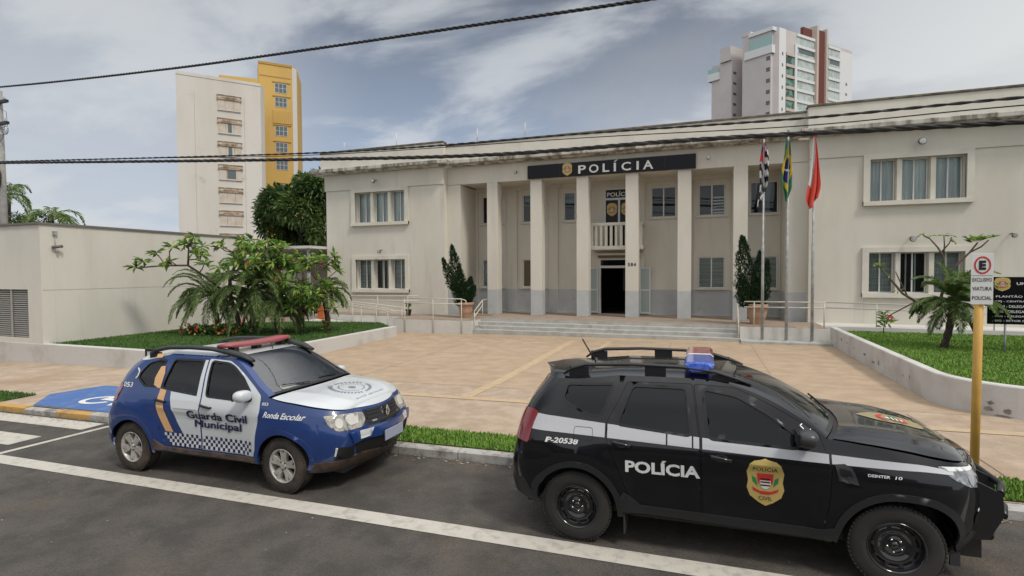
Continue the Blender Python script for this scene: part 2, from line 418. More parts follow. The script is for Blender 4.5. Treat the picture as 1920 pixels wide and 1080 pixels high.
# pavement, verge and forecourt
def poly_sheet(name, poly, m, off=0, **k): return sheet(name, 0, 0, 0, 0, gh, m, off, poly=poly, **k)
poly_sheet('pavement', [(-34, 7.02), (16, 7.02), (16, 11.6), (-34, 11.6)], side_m, 0, **KB)
mb = MB(); vs = []; 
poly_sheet('forecourt', [(-12.9, 11.4), (4.7, 11.4), (4.7, 22.3), (-14.5, 22.3), (-14.5, 19.6), (-12.9, 19.6)], court, .004, **KB)
mb = MB()
strip(-34, -10.3, 9.98, 10.22, .008, tile_y, hf=gh) if False else None
strip(-8.6, 16, 9.98, 10.24, .008, tile_y, hf=gh)
for (xa, ya), (xb, yb), w in (((-4.72, 10.24), (-4.72, 20.15), .13), ((-3.30, 10.24), (-3.30, 20.15), .10)):
    n = 12; vs = []
    for i in range(n + 1):
        y = ya + (yb - ya) * i / n; vs += [(xa - w, y, gh(xa, y) + .009), (xa + w, y, gh(xa, y) + .009)]
    mb.add(vs, [(2 * i, 2 * i + 1, 2 * i + 3, 2 * i + 2) for i in range(n)], tile_y)
strip(-13.2, 4.1, 20.55, 20.68, .009, tile_y, hf=gh)
mb.build('yellow_ground_marking', **KB)
mb = MB()
for x in (-8.6, -1.1, 1.6): 
    vs = []
    for i in range(15):
        y = 7.75 + (20.5 - 7.75) * i / 14; vs += [(x, y, gh(x, y) + .0085), (x + .014, y, gh(x, y) + .0085)]
    mb.add(vs, [(2 * i, 2 * i + 1, 2 * i + 3, 2 * i + 2) for i in range(14)], joint_m)
for x in (3.4, 5.6, 7.8, -14.5, -17, -19.5, -22, -24.5):
    vs = []
    for i in range(5):
        y = 7.75 + 3.4 * i / 4; vs += [(x, y, gh(x, y) + .0085), (x + .014, y, gh(x, y) + .0085)]
    mb.add(vs, [(2 * i, 2 * i + 1, 2 * i + 3, 2 * i + 2) for i in range(4)], joint_m)
for y in (13.4, 16.2): strip(-12.3, 4.1, y, y + .013, .0085, joint_m, hf=gh)
mb.build('pavement_joint', **KB)
# manhole outline in the forecourt
mb = MB(); 
for i in range(24):
    a = R(15 * i); b = R(15 * i + 15); cx, cyy = .5, 15.9
    if i % 6 == 5: continue
    mb.add([(cx + r * math.cos(t), cyy + r * math.sin(t) * .8, gh(cx, cyy) + .0095) for r, t in ((.30, a), (.34, a), (.34, b), (.30, b))], [(0, 1, 2, 3)], joint_m)
tag(mb.build('manhole_cover'), 'dark round manhole rim set in the tan forecourt near the right wall', 'manhole', kind='thing')
# kerb pieces
mb = MB(); x = -34.0
kr = random.Random(3)
while x < 16:
    w = .98; low = -13.15 < x + .5 < -11.7 or -11.3 < x + .5 < -10.6
    h = .108 if -13.2 < x + .5 < -10.8 else .12
    m = kerb_y if (-15.6 < x + .5 < -13.2 or -11.95 < x + .5 < -10.9) else kerb_m
    z = gz(x, 7); j = kr.uniform(-.008, .008)
    hh = h + j
    P0 = [(6.855 + j, z - .2), (6.87 + j, z + hh - .02), (6.90 + j, z + hh), (7.03, z + hh), (7.03, z - .2)]
    vs = [(x + dx_, a, b + gz(x + dx_, 7) - z) for dx_ in (0.004, w) for a, b in P0]
    mb.add(vs, [(i, i + 1, i + 6, i + 5) for i in range(4)] + [(4, 3, 2, 1, 0), (5, 6, 7, 8, 9)], m)
    x += .99
mb.build('kerb', **KB)
# leaf litter and grit along the gutter
mb = MB(); litter = mat('dry_litter', (.30, .20, .11), .9, (.12, .085, .05), 30, 2); litter2 = mat('pale_grit', (.40, .37, .31), .9)
for k in range(900):
    xx = kr.uniform(-14, 6); yy = 6.83 - abs(kr.gauss(0, .10)); s = kr.uniform(.008, .03); a = kr.uniform(0, 3)
    if k > 640: xx, yy, s = kr.uniform(-12, 5), kr.uniform(2.4, 6.8), kr.uniform(.004, .014)
    z = gz(xx, yy) + .006 + kr.uniform(0, .008)
    mb.add([(xx + s * math.cos(a + t), yy + s * .6 * math.sin(a + t), z + kr.uniform(0, .006)) for t in (0, 1.7, 3.2, 4.7)], [(0, 1, 2, 3)], kr.choice([litter, litter, litter2]))
tag(mb.build('gutter_litter'), 'dry leaves and grit scattered in the gutter along the kerb', 'litter', kind='stuff')
# blue accessible ramp
blue_m = mat('ramp_blue_paint', (.055, .135, .36), .75, (.13, .19, .33), 5, 8, .45, .75)
poly_sheet('blue_kerb_ramp', [(-13.25, 7.04), (-10.9, 7.04), (-10.2, 8.9), (-13.9, 8.9), (-14.15, 7.85)], blue_m, .012, **KB)
mb = MB(); mp = lambda u, v: (u, v, gh(u, v) + .020)
ring = circle(-12.25, 7.72, .42, 26, .34, 60, 345); inner = circle(-12.25, 7.72, .29, 26, .23, 60, 345)[::-1]
put_poly(mb, ring + inner, mp, letter_w)
put_poly(mb, [(-12.3, 7.75), (-11.75, 7.72), (-11.55, 7.4), (-11.42, 7.45), (-11.66, 7.86), (-12.1, 7.87), (-12.12, 8.2), (-12.28, 8.2)], mp, letter_w)
put_poly(mb, circle(-12.2, 8.36, .10, 12), mp, letter_w)
mb.build('wheelchair_marking', **KB)
# foundations of the planted lawns
LAWN_L = [(-12.62, 19.6), (-12.62, 12.9)] + [(-12.62 - 1.3 * (1 - math.cos(R(a))), 12.6 - 1.3 * math.sin(R(a))) for a in range(0, 91, 15)] + [(-20.28, 11.30), (-20.28, 18.6), (-17.5, 20.4), (-14.0, 20.9)]
LAWN_L = LAWN_L[::-1]
LAWN_R = [(4.42, 21.3), (4.42, 12.9)] + [(4.42 + 1.3 * (1 - math.cos(R(a))), 12.6 - 1.3 * math.sin(R(a))) for a in range(0, 91, 15)] + [(14, 11.30), (14, 21.3)]
def lawn_base(name, poly, z): 
    V, Fc = tri(poly if area2(poly) > 0 else poly[::-1]); mb = MB(); mb.add([(a, b, z) for a, b in V], Fc, grass_d); mb.build(name, **KB)
def area2(p): return sum(p[i][0] * p[(i + 1) % len(p)][1] - p[(i + 1) % len(p)][0] * p[i][1] for i in range(len(p)))
ZL, ZR = .33, .52
lawn_base('lawn_ground', LAWN_L, ZL); lawn_base('lawn_ground', LAWN_R, ZR)
def blades(name, poly, zf, n, h, label, seed, m1, m2, extra=None):
    r = np.random.default_rng(seed); a = np.array(poly); lo, hi = a.min(0), a.max(0)
    P = lo + (hi - lo) * r.random((int(n * 1.0), 2)); P = P[inside(P, poly)]; n = len(P)
    z = np.array([zf(x, y) for x, y in P]); ang = r.random(n) * 2 * np.pi; hh = h * (.5 + r.random(n)); w = hh * .30
    dx_, dy_ = np.cos(ang) * w, np.sin(ang) * w; lx, ly = (r.random(n) - .5) * hh * 1.2, (r.random(n) - .5) * hh * 1.2
    V = np.stack([np.stack([P[:, 0] - dx_, P[:, 1] - dy_, z], 1), np.stack([P[:, 0] + dx_, P[:, 1] + dy_, z], 1), np.stack([P[:, 0] + lx, P[:, 1] + ly, z + hh], 1)], 1).reshape(-1, 3)
    me = bpy.data.meshes.new(name); me.from_pydata(V.tolist(), [], np.arange(n * 3).reshape(-1, 3).tolist())
    me.materials.append(m1); me.materials.append(m2); me.polygons.foreach_set('material_index', (r.random(n) < .35).astype(int).tolist()); me.update()
    o = link(bpy.data.objects.new(name, me)); return tag(o, label, 'grass', kind='stuff')
gr1 = mat('grass_blade', (.125, .27, .030), .7, (.17, .31, .042), .8, 6, .4, .65, col3=(.085, .19, .024), scale3=2.2, lo3=.5, hi3=.7); gr2 = mat('grass_blade_pale', (.22, .34, .06), .7)
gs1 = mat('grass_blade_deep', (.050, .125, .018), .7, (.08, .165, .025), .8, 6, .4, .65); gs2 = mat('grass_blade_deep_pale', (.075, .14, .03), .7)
blades('lawn_grass', LAWN_R if area2(LAWN_R) > 0 else LAWN_R[::-1], lambda x, y: ZR, 120000, .040, 'bright green lawn inside the right low wall below the right wing', 1, gr1, gr2)
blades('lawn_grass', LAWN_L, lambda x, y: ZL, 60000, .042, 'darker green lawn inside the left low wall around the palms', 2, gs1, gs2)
for k, (x0, x1, lb) in enumerate(((-10.3, 16, 'strip of green verge grass behind the kerb between and beside the police cars'), (-34, -14.4, 'small patch of verge grass left of the blue kerb ramp'))):
    pg = [(x0, 7.05), (x1, 7.05), (x1, 7.72), (x0 - (.0 if k == 0 else 0), 7.72)]
    poly_sheet('verge_ground', pg, grass_d, .014, **KB)
    blades('verge_grass', pg, lambda x, y: gh(x, y) + .014, 60000 if k == 0 else 26000, .042, lb, 5 + k, gr1 if k == 0 else gs1, gr2 if k == 0 else gs2)

# ================================================================== low walls
def wall_path(pts, z1, thick, name, label, z0=None):
    """painted low wall along a path with a rounded cap"""
    mb = MB(); n = len(pts); rows = []
    for i, (x, y) in enumerate(pts):
        a = Vector(pts[max(i - 1, 0)]); b = Vector(pts[min(i + 1, n - 1)]); d = (b - a).normalized(); nr = Vector((d.y, -d.x))
        zb = gh(x, y) - .25; zt = z1(x, y) if callable(z1) else z1
        o1 = Vector((x, y)) + nr * thick / 2; o2 = Vector((x, y)) - nr * thick / 2; mid1 = o1 - nr * .015; mid2 = o2 + nr * .015
        rows.append([(o1.x, o1.y, zb), (o1.x, o1.y, zt - .02), (mid1.x, mid1.y, zt), (mid2.x, mid2.y, zt), (o2.x, o2.y, zt - .02), (o2.x, o2.y, zb)])
    vs = [p for r in rows for p in r]; fs = []
    for i in range(n - 1):
        for j in range(5): fs.append((i * 6 + j, i * 6 + j + 1, i * 6 + j + 7, i * 6 + j + 6))
    fs.append((5, 4, 3, 2, 1, 0)); b = (n - 1) * 6; fs.append((b, b + 1, b + 2, b + 3, b + 4, b + 5))
    mb.add(vs, fs, lowwall_m)
    return mb, rows
cl = [(-12.47, 19.75 - .6 * i) for i in range(12)] + [(-12.47 - 1.4 * (1 - math.cos(R(a))), 12.6 - 1.4 * math.sin(R(a))) for a in range(0, 91, 9)]
cl += [(-14.5 - .8 * i, 11.2) for i in range(25)]
mb, _ = wall_path(cl[::-1], lambda x, y: .36 if x < -12.6 else .33, .2, 'low_wall', '')
mb.build('low_wall', label='low white retaining wall curving round the left lawn behind the blue and white car', cat='wall')
cr = [(4.30, 21.2 - .6 * i) for i in range(15)] + [(4.30 + 1.4 * (1 - math.cos(R(a))), 12.6 - 1.4 * math.sin(R(a))) for a in range(0, 91, 9)] + [(6.2 + .8 * i, 11.2) for i in range(12)]
mb, rows = wall_path(cr, lambda x, y: .66, .2, 'low_wall', '')
# flaked paint patches on the forecourt side (dark mortar showing)
pr_ = random.Random(11); flake = mat('flaked_mortar', (.17, .155, .135), .95, (.26, .245, .22), 9, 6)
for (yy, zz, ww, hh) in ((19.6, .42, .16, .14), (18.9, .40, .10, .09), (18.1, .36, .12, .10), (17.0, .33, .30, .07), (16.2, .24, .34, .06), (15.75, .30, .10, .15), (14.0, .30, .10, .05), (13.6, .34, .05, .10)):
    pts = [(yy + ww * .5 * math.cos(R(a)) * pr_.uniform(.5, 1.1), zz + hh * .5 * math.sin(R(a)) * pr_.uniform(.5, 1.1)) for a in range(0, 360, 24)]
    mb.add([(4.195, a, b) for a, b in pts[::-1]], [tuple(range(len(pts)))], flake)
for xx, zz, ww, hh in ((4.72, .33, .09, .08), (4.70, .22, .12, .09), (4.9, .22, .1, .1), (4.86, .13, .22, .04), (5.4, .17, .05, .05)):
    pts = [(xx + ww * .5 * math.cos(R(a)) * pr_.uniform(.5, 1.1), zz + hh * .5 * math.sin(R(a)) * pr_.uniform(.5, 1.1)) for a in range(0, 360, 24)]
    def fy(x):      # wall face follows the curve
        dxx = 5.7 - x; rr = 1.5; return 12.6 - math.sqrt(max(rr * rr - dxx * dxx, 0)) - .004
    mb.add([(a, fy(a), b) for a, b in pts], [tuple(range(len(pts)))], flake)
mb.build('low_wall', label='low white retaining wall curving round the right lawn, with flaking dark patches', cat='wall')

# ================================================================== police station
ST = empty('police_station', (-4.1, 26, 0), 'long two storey cream police station with a tall colonnade and flat parapets', 'building')
XL, XR, YW, YC, YB = -19.33, 11.15, 23.95, 24.3, 26.2
LX0, LX1, RX0, RX1 = XL, -12.19, 3.95, XR
OX0, OX1 = -11.45, 3.2
def wing_openings(s):
    a, b = (-17.45, -14.42) if s < 0 else (5.99, 9.0)
    return [(a, b, 5.27, 6.86), (a, b, 1.76, 3.32)]
mb = MB()
for s, x0, x1 in ((-1, LX0, LX1), (1, RX0, RX1)):
    ho = [rect(a, b, c, d) for a, b, c, d in wing_openings(s)]
    holed_wall(mb, rect(x0, x1, -.4, 7.03), ho, YW, YW + .55, wall_m)
    mb.box(x0 - (.06 if s < 0 else 0), x1 + (.06 if s > 0 else 0), YW - .05, YW + .6, 7.035, 7.9, wall_m)
    mb.box(x0, x0 + .3, YW + .552, 36, -.4, 7.9, wall_m); mb.box(x1 - .3, x1, YW + .552, 36, -.4, 7.9, wall_m)
    # frames round the windows
    for a, b, c, d in wing_openings(s):
        e = .22
        for q in ((a - e, a, c - .16, d + .19), (b, b + e, c - .16, d + .19)): mb.box(q[0], q[1], YW - .10, YW + .06, q[2], q[3], trim_m)
        mb.box(a, b, YW - .098, YW + .06, d, d + .188, trim_m); mb.box(a - e, b + e, YW - .16, YW + .05, c - .17, c - .003, trim_m)
# pilasters beside the colonnade, stepping back
for x0, x1 in ((LX1, OX0), (OX1, RX0)):
    mb.box(x0 + .003, x1, YC, 26.2, 1.75, 7.0, wall_m); mb.box(x0 + .003, x1, YC, 26.2, -.2, 1.75, dado_m)
mb.box(LX1 + .003, RX0 - .003, YC, YC + .55, 7.02, 7.9, wall_m)          # frieze over the columns
mb.box(OX0, OX1, YC + .551, YB + .3, 7.05, 7.25, wall_m)                   # soffit
mb.build('wall', ST)
# colonnade back wall with recessed bays
mb = MB(); bays = [-10.55, -8.28, -6.08, -3.87, -1.79, .36, 2.55]
pan = []
for cx in bays:
    if cx == -3.87: continue
    a, b = max(cx - .86, OX0 + .1), min(cx + .86, OX1 - .06); pan.append((a, b))
door_holes = [rect(-4.76, -2.98, .55, 3.22), rect(-4.62, -3.12, 3.86, 6.70)]
holed_wall(mb, rect(OX0, OX1, .5, 7.05), [rect(a, b, .62 if 0 else .6, 6.86) for a, b in pan] + door_holes, YB, YB + .12, wall_m)
wins = []
for cx, (a, b) in zip([c for c in bays if c != -3.87], pan):
    ho = [rect(cx - .58, cx + .58, 5.20, 6.64)]; wins.append((cx, 5.20, 6.64, 'up'))
    if cx not in (-6.08, -1.79): ho.append(rect(cx - .58, cx + .58, 1.84, 3.28)); wins.append((cx, 1.84, 3.28, 'lo'))
    holed_wall(mb, rect(a - .05, b + .05, .5, 6.9), ho, YB + .1205, YB + .32, wall_m)
    for _, z0, z1 in [(0, h[0][1], h[2][1]) for h in ho]: mb.box(cx - .68, cx + .68, YB + .02, YB + .12, z0 - .08, z0 - .003, trim_m)
mb.build('back_wall', ST)
mb = MB()     # dado paint on the back wall is a thin band of its own colour
holed_wall(mb, rect(OX0 + .002, OX1 - .002, .552, 1.75), [rect(a, b, .552 + .05, 1.749) for a, b in pan] + [rect(-4.76, -2.98, .552 + 0.0005, 1.7495)], YB - .004, YB + .002, dado_m)
for a, b in pan: mb.box(a + .002, b - .002, YB + .116, YB + .1205, .6, 1.75, dado_m)
mb.build('dado', ST)
for k in range(6):
    x0 = -10.03 + 2.242 * k; mb = MB()
    mb.bbox(x0, x0 + .56, YC, YC + .58, 1.75, 7.019, wall_m, .012); mb.bbox(x0, x0 + .56, YC, YC + .58, .55, 1.7495, dado_m, .012)
    mb.build('column', ST)
# cornices and parapets
mb = MB()
def cornice(x0, x1, y, ends=(1, 1)):
    pr0 = [(y + .55, 7.88), (y + .25, 7.885), (y + .22, 7.93), (y + .03, 7.95), (y, 7.97), (y, 8.11), (y + .02, 8.13), (y + .60, 8.16)]
    n = max(2, int((x1 - x0) / .5)); vs = []
    for i in range(n + 1):
        x = x0 + (x1 - x0) * i / n; vs += [(x, a, b) for a, b in pr0]
    k = len(pr0); fs = [(i * k + j, (i + 1) * k + j, (i + 1) * k + j + 1, i * k + j + 1) for i in range(n) for j in range(k - 1)]
    fs = [f[::-1] for f in fs]
    mb.add(vs, fs, stain_m); mb.add([(x0, a, b) for a, b in pr0], [tuple(range(k))], stain_m); mb.add([(x1, a, b) for a, b in pr0], [tuple(range(k - 1, -1, -1))], stain_m)
cornice(LX0 - .62, LX1 + .38, YW - .60); cornice(RX0 - .38, RX1 + .62, YW - .60); cornice(LX1 + .382, RX0 - .382, YC - .60)
mb.box(LX0 - .62, LX0 - .02, YW - .05, 36, 7.90, 8.12, stain_m)
mb.build('cornice', ST)
mb = MB()
for x0, x1, y, h in ((LX0 - .05, LX1 + .12, 23.60, 9.05), (RX0 - .12, RX1 + .05, 23.60, 9.05), (LX1 + .125, RX0 - .125, 23.95, 8.93)):
    mb.box(x0, x1, y, y + .35, 8.125, h - .06, trim_m)
    mb.bbox(x0 - .04, x1 + .04, y - .05, y + .40, h - .058, h + .03, grime_m, .02)
for x0 in (LX0 - .05, RX1 - .3): mb.box(x0, x0 + .35, 23.96, 36, 8.125, 8.99, trim_m)
mb.build('parapet', ST)
mb = MB(); mb.box(LX0 + .01, RX1 - .01, 24.6, 36, 7.93, 8.10, wall_m); mb.box(LX0 + .3, RX1 - .3, 35.6, 35.95, -.3, 7.92, wall_m); mb.build('roof', ST)
# terrace floor
# wing windows
def wing_window(a, b, z0, z1, kind):
    w = MB(); y = YW + .30; n = 3; pw = .16
    gap = (b - a - 2 * pw) / 3
    for k in range(2):
        x = a + gap * (k + 1) + pw * k; w.box(x, x + pw, YW + .04, y + .2, z0, z1, trim_m)
    root = bpy.data.objects.new('window', None); root.empty_display_size = .2; link(root, ST)
    w.v = [(p[0] + 4.1, p[1] - 26, p[2]) for p in w.v]; w.local = 1; half = len(w.v) // 2
    for k in range(2):
        mm = MB(); mm.local = 1; mm.v = w.v[k * 8:k * 8 + 8]; mm.f = [tuple(q - k * 8 for q in f) for f in w.f[k * 6:k * 6 + 6]]; mm.m = w.m[:6]; mm.sm = w.sm[:6]; mm.mats = w.mats; mm.build('mullion', root)
    for k in range(3):
        x0 = a + (gap + pw) * k + .01; x1 = x0 + gap - .02; f = MB()
        t = .045
        for q in ((x0, x0 + t, z0, z1), (x1 - t, x1, z0, z1), (x0 + t, x1 - t, z0, z0 + t), (x0 + t, x1 - t, z1 - t, z1), ((x0 + x1) / 2 - .025, (x0 + x1) / 2 + .025, z0 + t, z1 - t)):
            f.box(q[0], q[1], y, y + .05, q[2], q[3], alu)
        f.local = 1; ff = MB(); ff.v = [(p[0] + 4.1, p[1] - 26, p[2]) for p in f.v]; ff.f = f.f; ff.m = f.m; ff.sm = f.sm; ff.mats = f.mats; ff.local = 1
        ff.build('window_frame', root)
        g = MB(); g.local = 1
        g.add([(p[0] + 4.1, p[1] - 26, p[2]) for p in ((x0 + t, y + .02, z0 + t), (x1 - t, y + .02, z0 + t), (x1 - t, y + .02, z1 - t), (x0 + t, y + .02, z1 - t))], [(0, 1, 2, 3)], glass_w)
        g.build('window_pane', root)
        c = MB(); c.local = 1
        if kind == 'curtain' or k != 1:
            nfold = 26; vs = []
            for i in range(nfold + 1):
                xx = x0 + (x1 - x0) * i / nfold; yy = y + .12 + .02 * math.sin(i * 1.9)
                vs += [(xx + 4.1, yy - 26, z0), (xx + 4.1, yy - 26, z1)]
            c.add(vs, [(2 * i, 2 * i + 2, 2 * i + 3, 2 * i + 1) for i in range(nfold)], curtain if kind == 'curtain' else curtain_d)
        else:
            c.add([(p[0] + 4.1, y + .3 - 26, p[1]) for p in rect(x0, x1, z0, z1)], [(0, 1, 2, 3)], dark_in)
            c.box(x0 + .25 + 4.1, x0 + .3 + 4.1, y + .15 - 26, y + .2 - 26, z0, z1, alu); c.box(x0 + .55 + 4.1, x0 + .6 + 4.1, y + .15 - 26, y + .2 - 26, z0, z1, alu)
        c.build('curtain', root)
for s in (-1, 1):
    (a, b, c, d), (a2, b2, c2_, d2) = wing_openings(s)
    wing_window(a, b, c, d, 'curtain'); wing_window(a2, b2, c2_, d2, 'blind')
def back_window(cx, z0, z1, kind):
    y = YB + .16; t = .05; f = MB(); a, b = cx - .575, cx + .575
    for q in ((a, a + t, z0, z1), (b - t, b, z0, z1), (a + t, b - t, z0, z0 + t), (a + t, b - t, z1 - t, z1), (cx - .03, cx + .03, z0 + t, z1 - t)):
        f.box(q[0], q[1], y, y + .05, q[2], q[3], alu)
    root = f.build('window', ST)
    g = MB(); g.local = 1; g.add([(p[0] + 4.1, y + .025 - 26, p[1]) for p in rect(a + t, b - t, z0 + t, z1 - t)], [(0, 1, 2, 3)], glass_d if kind in ('dark', 'drape', 'half') else glass_w)
    g.build('window_pane', root)
    c = MB(); c.local = 1
    cm = {'dark': dark_in, 'drape': dark_in, 'blind': curtain_d, 'half': dark_in, 'tan': curtain_tan, 'refl': curtain}[kind]
    c.add([(p[0] + 4.1, y + .45 - 26, p[1]) for p in rect(a, b, z0, z1)], [(0, 1, 2, 3)], dark_in)
    if kind == 'blind' or kind == 'tan': c.add([(p[0] + 4.1, y + .12 - 26, p[1]) for p in rect(a, b, z0, z1)], [(0, 1, 2, 3)], cm)
    if kind == 'half': c.add([(p[0] + 4.1, y + .12 - 26, p[1]) for p in rect(a, b, z0 + .85, z1)], [(0, 1, 2, 3)], curtain)
    if kind == 'drape':
        for pp in ([(a, z0), (a + .34, z0), (a + .22, z1), (a, z1)], [(b - .36, z0), (b, z0), (b, z1), (b - .25, z1)]): c.add([(p[0] + 4.1, y + .12 - 26, p[1]) for p in pp], [(0, 1, 2, 3)], dark_in)
        c.add([(p[0] + 4.1, y + .16 - 26, p[1]) for p in rect(a + .2, b - .2, z0, z1)], [(0, 1, 2, 3)], curtain)
    if kind == 'refl':
        for q in range(6): c.box(cx + .05 + 4.1, b - .03 + 4.1, y + .12 - 26, y + .14 - 26, z0 + .1 + q * .14, z0 + .17 + q * .14, curtain)  # pale bars model a building's reflection in the pane, not a curtain
    c.build('curtain', root)
kinds = {(-10.55, 'up'): 'dark', (-10.55, 'lo'): 'blind', (-8.28, 'up'): 'half', (-8.28, 'lo'): 'tan', (-6.08, 'up'): 'half', (-1.79, 'up'): 'dark', (.36, 'up'): 'refl', (.36, 'lo'): 'blind', (2.55, 'up'): 'drape', (2.55, 'lo'): 'blind'}
for cx, z0, z1, lv in wins: back_window(cx, z0, z1, kinds[(cx, lv)])
# main entrance
dm = MB(); y = YB - .03
for q in ((-4.86, -4.77, .56, 3.28), (-2.97, -2.88, .56, 3.28), (-4.77, -2.97, 2.80, 2.92), (-4.77, -2.97, 3.20, 3.28)): dm.box(q[0], q[1], y, y + .15, q[2], q[3], alu)
door = dm.build('door', ST)
g = MB(); g.local = 1; g.add([(p[0] + 4.1, y + .06 - 26, p[1]) for p in rect(-4.77, -2.97, 2.92, 3.2)], [(0, 1, 2, 3)], glass_d); g.build('transom_pane', door)
frost = mat('frosted_glass', (.36, .42, .40), .25)
for x0, x1 in ((-5.36, -4.875), (-2.865, -2.36)):
    f = MB(); f.local = 1; t = .06; yy = y - .08
    for q in ((x0, x0 + t, .6, 2.82), (x1 - t, x1, .6, 2.82), (x0 + t, x1 - t, .6, .68), (x0 + t, x1 - t, 2.76, 2.82), (x0 + t, x1 - t, 1.70, 1.77)):
        f.box(q[0] + 4.1, q[1] + 4.1, yy - 26, yy + .045 - 26, q[2], q[3], alu)
    f.add([(p[0] + 4.1, yy + .02 - 26, p[1]) for p in rect(x0 + t, x1 - t, .66, 2.78)], [(0, 1, 2, 3)], frost)
    f.build('door_leaf', door)
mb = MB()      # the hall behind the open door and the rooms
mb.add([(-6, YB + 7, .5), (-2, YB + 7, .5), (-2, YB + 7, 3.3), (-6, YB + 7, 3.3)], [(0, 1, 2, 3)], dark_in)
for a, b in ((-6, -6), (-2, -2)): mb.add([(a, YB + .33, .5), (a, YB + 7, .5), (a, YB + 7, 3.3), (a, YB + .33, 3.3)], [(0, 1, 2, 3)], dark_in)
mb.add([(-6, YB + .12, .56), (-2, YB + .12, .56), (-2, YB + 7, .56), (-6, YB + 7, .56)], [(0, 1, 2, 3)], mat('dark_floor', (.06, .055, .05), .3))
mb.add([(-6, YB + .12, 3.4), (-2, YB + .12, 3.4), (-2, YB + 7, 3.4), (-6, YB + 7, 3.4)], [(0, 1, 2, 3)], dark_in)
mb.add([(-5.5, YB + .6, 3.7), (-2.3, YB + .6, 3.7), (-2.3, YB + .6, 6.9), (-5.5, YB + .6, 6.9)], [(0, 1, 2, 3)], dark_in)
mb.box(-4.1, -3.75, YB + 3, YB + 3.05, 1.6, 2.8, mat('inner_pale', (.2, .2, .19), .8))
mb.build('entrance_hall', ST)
mb = MB(); mb.box(-4.95, -2.8, YB - .28, YB - .002, 3.42, 3.52, trim_m); mb.box(-4.85, -2.9, YB - .2, YB - .003, 3.30, 3.415, mat('brown_shadow_band', (.16, .12, .09), .8)); mb.build('door_canopy', ST)  # dark band below the canopy slab is its shadow, put in as colour
# balcony
bm = MB(); bx0, bx1, by = -5.16, -2.62, 25.15
bm.bbox(bx0, bx1, by, YB - .005, 3.66, 3.84, trim_m, .02); bm.bbox(bx0 + .04, bx1 - .04, by + .04, by + .22, 4.80, 4.94, trim_m, .012)
for x in (bx0 + .04, bx1 - .22): bm.box(x, x + .18, by + .23, YB - .006, 4.80, 4.93, trim_m); bm.box(x, x + .18, by + .045, by + .215, 3.845, 4.798, trim_m)
bal = bm.build('balcony', ST)
for k in range(9):
    x = bx0 + .30 + k * .235; b_ = MB(); b_.local = 1; b_.box(x + 4.1, x + .12 + 4.1, by + .08 - 26, by + .18 - 26, 3.845, 4.798, trim_m); b_.build('baluster', bal)
# balcony door
dm = MB(); y = YB + .02
for q in ((-4.62, -4.52, 3.86, 6.70), (-3.22, -3.12, 3.86, 6.70), (-4.52, -3.22, 6.62, 6.70), (-4.52, -3.22, 6.12, 6.22), (-3.92, -3.82, 3.86, 6.12)): dm.box(q[0], q[1], y, y + .09, q[2], q[3], alu)
bd = dm.build('balcony_door', ST)
g = MB(); g.local = 1; g.add([(p[0] + 4.1, y + .04 - 26, p[1]) for p in rect(-4.52, -3.22, 3.86, 6.62)], [(0, 1, 2, 3)], sign_black)
put_text(g, 'POLÍCIA', -4.46, -3.28, 6.29, 6.54, lambda u, v: (u + 4.1, y + .03 - 26, v), letter_w, bold=.02)
for cx in (-4.22, -3.52): badge(g, lambda u, v, q: (u + 4.1, y + .036 - .003 * q - 26, v), cx, 5.66, .5, .62, words=None)
g.build('glazing', bd)
# floodlights and small wall lamps (things of their own)
def floodlight(loc, size, label):
    e = empty('wall_lamp', loc, label, 'lamp', 'small lamps on the police station front'); b_ = MB(); b_.local = 1
    b_.tube([(0, .15, .0), (0, -.10, .03), (0, -.22, -.02)], .018, black_m, 6); b_.lathe([(.02, .08), (size * .55, .05), (size * .6, -.04), (size * .5, -.06)], mat('lamp_housing', (.10, .10, .10), .5), 12, (0, -.26, -.06), 'y'); b_.build('bracket', e)
    g_ = MB(); g_.local = 1; g_.lathe([(0.001, -.07), (size * .5, -.062)], galv, 12, (0, -.26, -.06), 'y'); g_.build('lens', e)
for loc, s_, lb in (((-16.08, 23.83, 7.42), .2, 'round floodlight above the upper window of the left wing'), ((-15.81, 23.9, 3.78), .16, 'small lamp above the lower window of the left wing'),
                    ((7.53, 23.83, 7.42), .22, 'round floodlight above the upper window of the right wing'), ((7.32, 23.9, 3.85), .18, 'small lamp above the lower window of the right wing'),
                    ((10.31, 23.9, 3.9), .14, 'small camera like lamp at the far right of the right wing'), ((-8.43, 24.22, 7.42), .14, 'hanging spotlight left of the black police sign'), ((.18, 24.22, 7.45), .14, 'hanging spotlight right of the black police sign')):
    floodlight(loc, s_, lb)
# main sign
sg = MB(); sg.box(-7.88, -.32, 24.17, YC - .002, 7.04, 7.66, sign_black)
for x in (-6.3, -3.0, -1.6): sg.box(x, x + .012, 24.167, 24.1705, 7.04, 7.66, black_m)
sgo = sg.build('facade_sign', label='long black fascia sign reading POLÍCIA in white with a gold badge', cat='sign', origin=(-4.1, 24.2, 7.35))
t = MB(); t.local = 1; 
def m3(u, v): return (u + 4.1, 24.12 - 24.2, v - 7.35)
xs = [(-5.42, -5.06, 'P'), (-4.92, -4.48, 'O'), (-4.30, -4.0, 'L'), (-3.80, -3.70, 'I'), (-3.46, -3.04, 'C'), (-2.80, -2.70, 'I'), (-2.52, -2.08, 'A')]
for x0, x1, c in xs: put_text(t, c, x0, x1, 7.12, 7.50, m3, letter_w, bold=.02)
put_poly(t, [(-3.80, 7.55), (-3.73, 7.55), (-3.62, 7.63), (-3.70, 7.63)], m3, letter_w)
back = list(t.v); 
t.build('lettering', sgo)
t = MB(); t.local = 1; badge(t, lambda u, v, q: (u + 4.1, 24.15 - .006 * q - 24.2, v - 7.35), -5.94, 7.37, .46, .56, words=None); t.build('badge', sgo)
